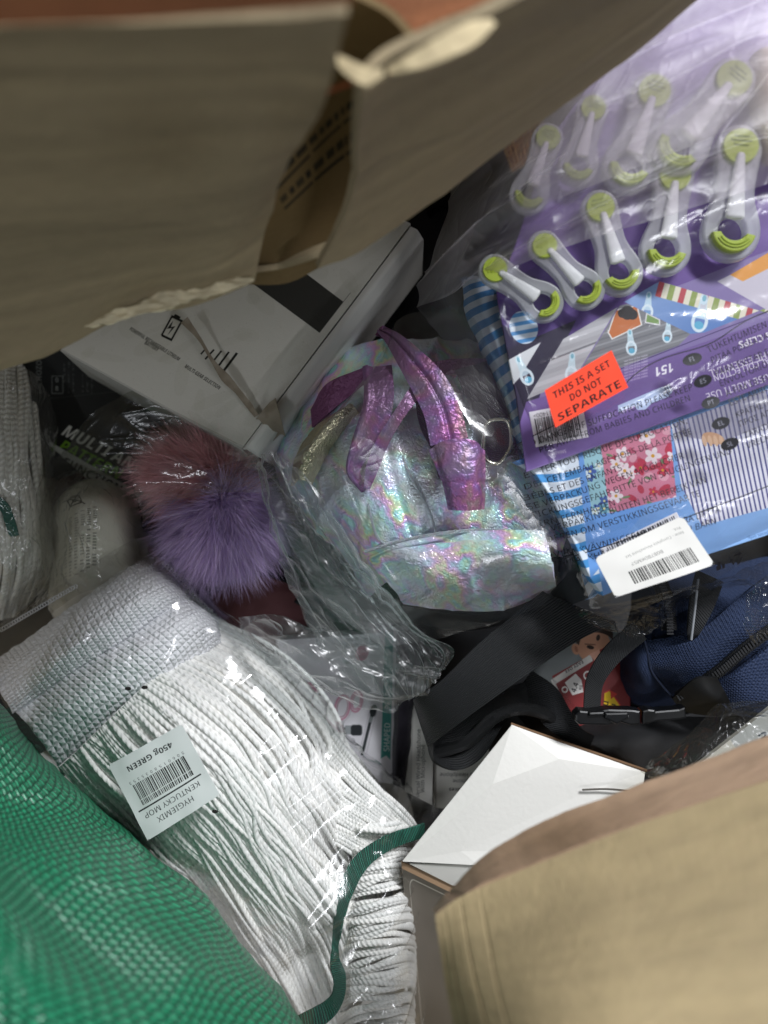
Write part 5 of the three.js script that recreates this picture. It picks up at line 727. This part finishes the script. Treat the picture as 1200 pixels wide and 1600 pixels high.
// ---------------------------------------------------------------- clear bags over the other things
{
  const bag = thing('clear_bag', 'loose clear plastic bag with long glossy folds around the silver backpack', 'plastic bag');
  const f1 = film(0xf3f6f6, 0.2, 0.0002);
  part(bag, 'film', patch([
    [[530, 650, 0.27], [592, 560, 0.285], [640, 490, 0.287], [760, 500, 0.292], [830, 560, 0.292]],
    [[470, 705, 0.275], [535, 655, 0.302], [640, 600, 0.318], [760, 600, 0.314], [850, 660, 0.302]],
    [[425, 760, 0.272], [510, 730, 0.302], [650, 690, 0.322], [770, 700, 0.326], [860, 770, 0.307]],
    [[455, 850, 0.272], [560, 820, 0.307], [680, 790, 0.320], [780, 800, 0.317], [870, 850, 0.307]],
    [[520, 950, 0.262], [610, 925, 0.310], [700, 905, 0.318], [790, 890, 0.314], [870, 910, 0.292]],
    [[600, 1010, 0.242], [660, 1000, 0.267], [730, 985, 0.272], [800, 965, 0.272], [850, 945, 0.272]]], 110, 110, { disp: crumple(0.0022, 18, 0.9, 51, 0.25, 0.3) }), f1, 'stretched part over the backpack');
  part(bag, 'film', patch([
    [[400, 720, 0.250], [420, 705, 0.302], [450, 720, 0.297], [500, 770, 0.302]],
    [[415, 790, 0.272], [450, 770, 0.307], [490, 800, 0.292], [545, 850, 0.314]],
    [[440, 880, 0.262], [490, 860, 0.302], [540, 880, 0.287], [605, 925, 0.317]],
    [[480, 970, 0.252], [540, 950, 0.297], [600, 960, 0.282], [660, 990, 0.302]],
    [[520, 1040, 0.257], [600, 1030, 0.292], [650, 1020, 0.287], [706, 1020, 0.302]],
    [[560, 1078, 0.252], [620, 1098, 0.277], [655, 1085, 0.287], [690, 1055, 0.292]]], 130, 150, { disp: (u, v, p) => 0.004 * ridge(u * 2.4 + 0.3 * noise(v * 3, u * 2, 5), v * 0.7, 61) + 0.003 * ridge(u * 6.5, v * 1.2, 65) + crumple(0.003, 75, 0.9, 63, 0.3)(u, v, p) - 0.002 }), film(0xeef2f2, 0.34, 0.0004), 'thick gathered folds');
  part(bag, 'film', patch([
    [[372, 965, 0.230], [430, 960, 0.277], [500, 985, 0.277], [580, 1000, 0.282]],
    [[388, 1000, 0.232], [450, 1000, 0.284], [530, 1030, 0.292], [640, 1035, 0.297]],
    [[420, 1030, 0.262], [490, 1058, 0.284], [570, 1075, 0.292], [690, 1050, 0.292]],
    [[450, 1045, 0.252], [520, 1080, 0.272], [600, 1112, 0.277], [640, 1095, 0.272]]], 110, 60, { disp: (u, v, p) => 0.003 * ridge(v * 2.6 + 0.3 * noise(u * 4, v * 2, 15), u * 1.2, 71) + crumple(0.003, 80, 0.3, 73, 0.35)(u, v, p) }), film(0xe9ecec, 0.34, 0.0006), 'greyish open mouth of the bag');
  part(bag, 'film', patch([
    [[205, 690, 0.230], [270, 660, 0.240], [340, 680, 0.240], [400, 705, 0.255]],
    [[210, 760, 0.242], [280, 720, 0.255], [350, 735, 0.258], [412, 735, 0.302]],
    [[225, 810, 0.220], [285, 780, 0.242], [350, 770, 0.260], [415, 770, 0.302]]], 60, 40, { disp: crumple(0.004, 36, 0.1, 83, 0.3) }), film(0xeef0f0, 0.16, 0.0004), 'dull end of the bag over the pink pompom');
}
{
  const bag = thing('clear_bag', 'glossy clear plastic bag stretched over the big white mop with a white barcode label', 'plastic bag');
  const cx = crumple(0.0034, 15, -0.9, 91, 0.22, 0.25);
  part(bag, 'film', patch([
    [[-40, 1000, .23], [70, 930, .25], [160, 870, .255], [230, 842, .245], [290, 880, .2]],
    [[0, 1090, .25], [110, 1030, .283], [210, 970, .291], [300, 920, .272], [365, 965, .2]],
    [[80, 1200, .25], [190, 1130, .283], [300, 1060, .289], [390, 1010, .268], [490, 1070, .2]],
    [[170, 1300, .245], [290, 1230, .288], [400, 1160, .289], [500, 1130, .26], [565, 1180, .19]],
    [[260, 1400, .235], [380, 1340, .278], [500, 1270, .272], [590, 1230, .25], [678, 1265, .19]],
    [[350, 1510, .23], [450, 1450, .268], [550, 1390, .264], [620, 1350, .255], [668, 1350, .19]],
    [[440, 1660, .225], [520, 1650, .26], [590, 1620, .258], [630, 1600, .25], [662, 1600, .18]]], 150, 190, { disp: (u, v, p) => cx(u, v, p) + 0.0022 * ridge(p.x * 8 - p.z * 8, p.x * 30 + p.z * 30, 97) * (v > 0.35 ? 1.7 : 0.9) }), film(0xfafafa, 0.13, 0.0001), 'stretched film');
  const tex = canvasTex(800, 900, (g, w, h) => {
    g.clearRect(0, 0, w, h); g.fillStyle = '#d3d7d5'; g.beginPath(); g.roundRect(0, 0, w, h, 36); g.fill(); g.save(); g.translate(w, h); g.rotate(Math.PI); g.fillStyle = '#15171a';
    const fit = (s, x, q, tw, px, b = 'bold ') => { g.save(); g.translate(x, q); g.font = `${b}${px}px sans-serif`; g.scale(tw / g.measureText(s).width, 1); g.fillText(s, 0, 0); g.restore(); };
    fit('HYGIEMIX', 215, 160, 400, 84, ''); fit('KENTUCKY MOP', 105, 262, 610, 80, ''); g.fillRect(60, 300, 690, 16);
    barcode(g, 120, 345, 560, 260, 9); g.fillStyle = '#d3d7d5'; g.fillRect(120, 402, 560, 8);
    g.fillStyle = '#d3d7d5'; g.fillRect(120, 585, 560, 30); g.fillStyle = '#15171a'; g.font = '44px sans-serif'; '5060158035353'.split('').forEach((c, i) => g.fillText(c, 100 + i * 48, 630));
    fit('450g GREEN', 160, 790, 490, 84); g.restore();
  });
  const q = [[169, 1196], [284, 1131], [343, 1242], [231, 1313]].map(([a, c], i) => P(a, c, [.287, .297, .297, .288][i]));
  part(bag, 'barcode_label', patch([[q[0], q[1]], [q[3], q[2]]], 20, 20, { linear: true, unit: true, thick: 0.0004, disp: (u, v, p) => 0.0015 * Math.sin(Math.PI * u) + 0.0008 * fbm(p.x * 40, p.z * 40, 7) }), std(0xffffff, 0.55, { map: tex, transparent: true, alphaTest: 0.5 }), 'white label printed upside down with a mop name and barcode');
  const fleck = (x, y, h) => part(bag, 'dirt_fleck', new THREE.SphereGeometry(0.0016, 8, 6).scale(1.3, 0.4, 0.8).translate(P(x, y, h).x, h, P(x, y, h).z), std(0x15130f, 0.9));
  fleck(200, 1076, .294); fleck(226, 1074, .294); fleck(336, 1268, .292);
}
{
  const bag = thing('clear_bag', 'dull clear plastic bag around the shaded mop at the left edge', 'plastic bag');
  part(bag, 'film', patch([
    [[-120, 560, .18], [0, 570, .22], [50, 590, .22], [85, 650, .17]],
    [[-120, 680, .22], [0, 690, .245], [60, 700, .235], [85, 730, .17]],
    [[-120, 800, .235], [0, 810, .25], [55, 820, .24], [84, 850, .17]],
    [[-120, 900, .22], [0, 900, .24], [55, 890, .23], [84, 910, .17]],
    [[-120, 1010, .18], [-20, 990, .21], [30, 965, .20], [74, 935, .16]]], 80, 110, { disp: (u, v, p) => crumple(0.004, 26, 0.7, 103, 0.3)(u, v, p) + 0.003 * ridge(p.x * 18 - p.z * 14, p.x * 8 + p.z * 8, 107) }), film(0xeeeeea, 0.22, 0.002));
}
{
  const bag = thing('clear_bag', 'thin clear plastic bag clinging to the white dust mask', 'plastic bag');
  part(bag, 'film', patch([
    [[55, 760, .15], [110, 735, .18], [170, 738, .19], [250, 760, .16]],
    [[60, 830, .19], [110, 790, .222], [160, 780, .228], [250, 840, .17]],
    [[66, 900, .19], [110, 870, .225], [165, 865, .226], [245, 905, .17]],
    [[80, 960, .18], [120, 930, .22], [170, 920, .22], [235, 930, .17]]], 70, 70, { disp: crumple(0.0035, 30, 0.5, 113, 0.3) }), film(0xe8e8e4, 0.2, 0.0018));
  const b2 = thing('clear_bag', 'crumpled dark clear plastic bag lying over the black printed box', 'plastic bag');
  part(b2, 'film', patch([
    [[150, 640, .20], [210, 610, .22], [280, 640, .22], [330, 690, .21]],
    [[90, 720, .17], [150, 690, .20], [220, 690, .21], [290, 720, .20]],
    [[70, 745, .16], [140, 740, .18], [210, 750, .19], [270, 770, .18]]], 70, 50, { disp: crumple(0.006, 34, 0.3, 123, 0.35) }), film(0xd9dcd8, 0.24, 0.0006));
}
{
  const bag = thing('clear_bag', 'greyish clear plastic bag above the tan flap at the right edge', 'plastic bag');
  part(bag, 'film', patch([
    [[1000, 1205, .27], [1060, 1160, .285], [1120, 1105, .29], [1170, 1095, .285], [1290, 1090, .28]],
    [[1010, 1212, .275], [1070, 1190, .30], [1120, 1150, .312], [1180, 1130, .31], [1290, 1120, .30]],
    [[1020, 1225, .27], [1080, 1220, .30], [1130, 1200, .31], [1190, 1190, .31], [1290, 1180, .3]]], 80, 40, { disp: crumple(0.004, 36, 0.6, 133, 0.35) }), film(0xe4e2da, 0.24, 0.0024));
  const p = thing('white_card', 'white printed card edge inside the greyish bag at the right edge', 'card');
  const tex = canvasTex(512, 256, (g, w, h) => { g.fillStyle = '#c9cfd6'; g.fillRect(0, 0, w, h); g.fillStyle = '#e8e8e6'; g.fillRect(0, 0, 200, h); g.fillStyle = '#3c4a58'; g.font = 'bold 90px sans-serif'; g.save(); g.translate(300, 150); g.rotate(0.1); g.fillText('32', 0, 0); g.restore(); });
  part(p, 'card', slab(P(1085, 1200, .27), P(1230, 1085, .28), P(1270, 1150, .28), P(1110, 1235, .27), 0.004, 6), std(0xffffff, 0.5, { map: tex }));
  const s = thing('clear_bag', 'bright crumpled plastic scrap at the right edge beside the navy bag', 'plastic bag');
  part(s, 'film', patch([[[1165, 930, .30], [1200, 900, .31], [1290, 880, .31]], [[1160, 980, .295], [1200, 965, .31], [1290, 960, .31]], [[1175, 1010, .285], [1200, 1000, .3], [1290, 1000, .3]]], 60, 40, { disp: crumple(0.006, 34, 1.0, 143, 0.5) }), film(0xeff0f0, 0.16, 0.0024));
}
renderer.setSize(768, 1024);
renderer.render(scene, camera);
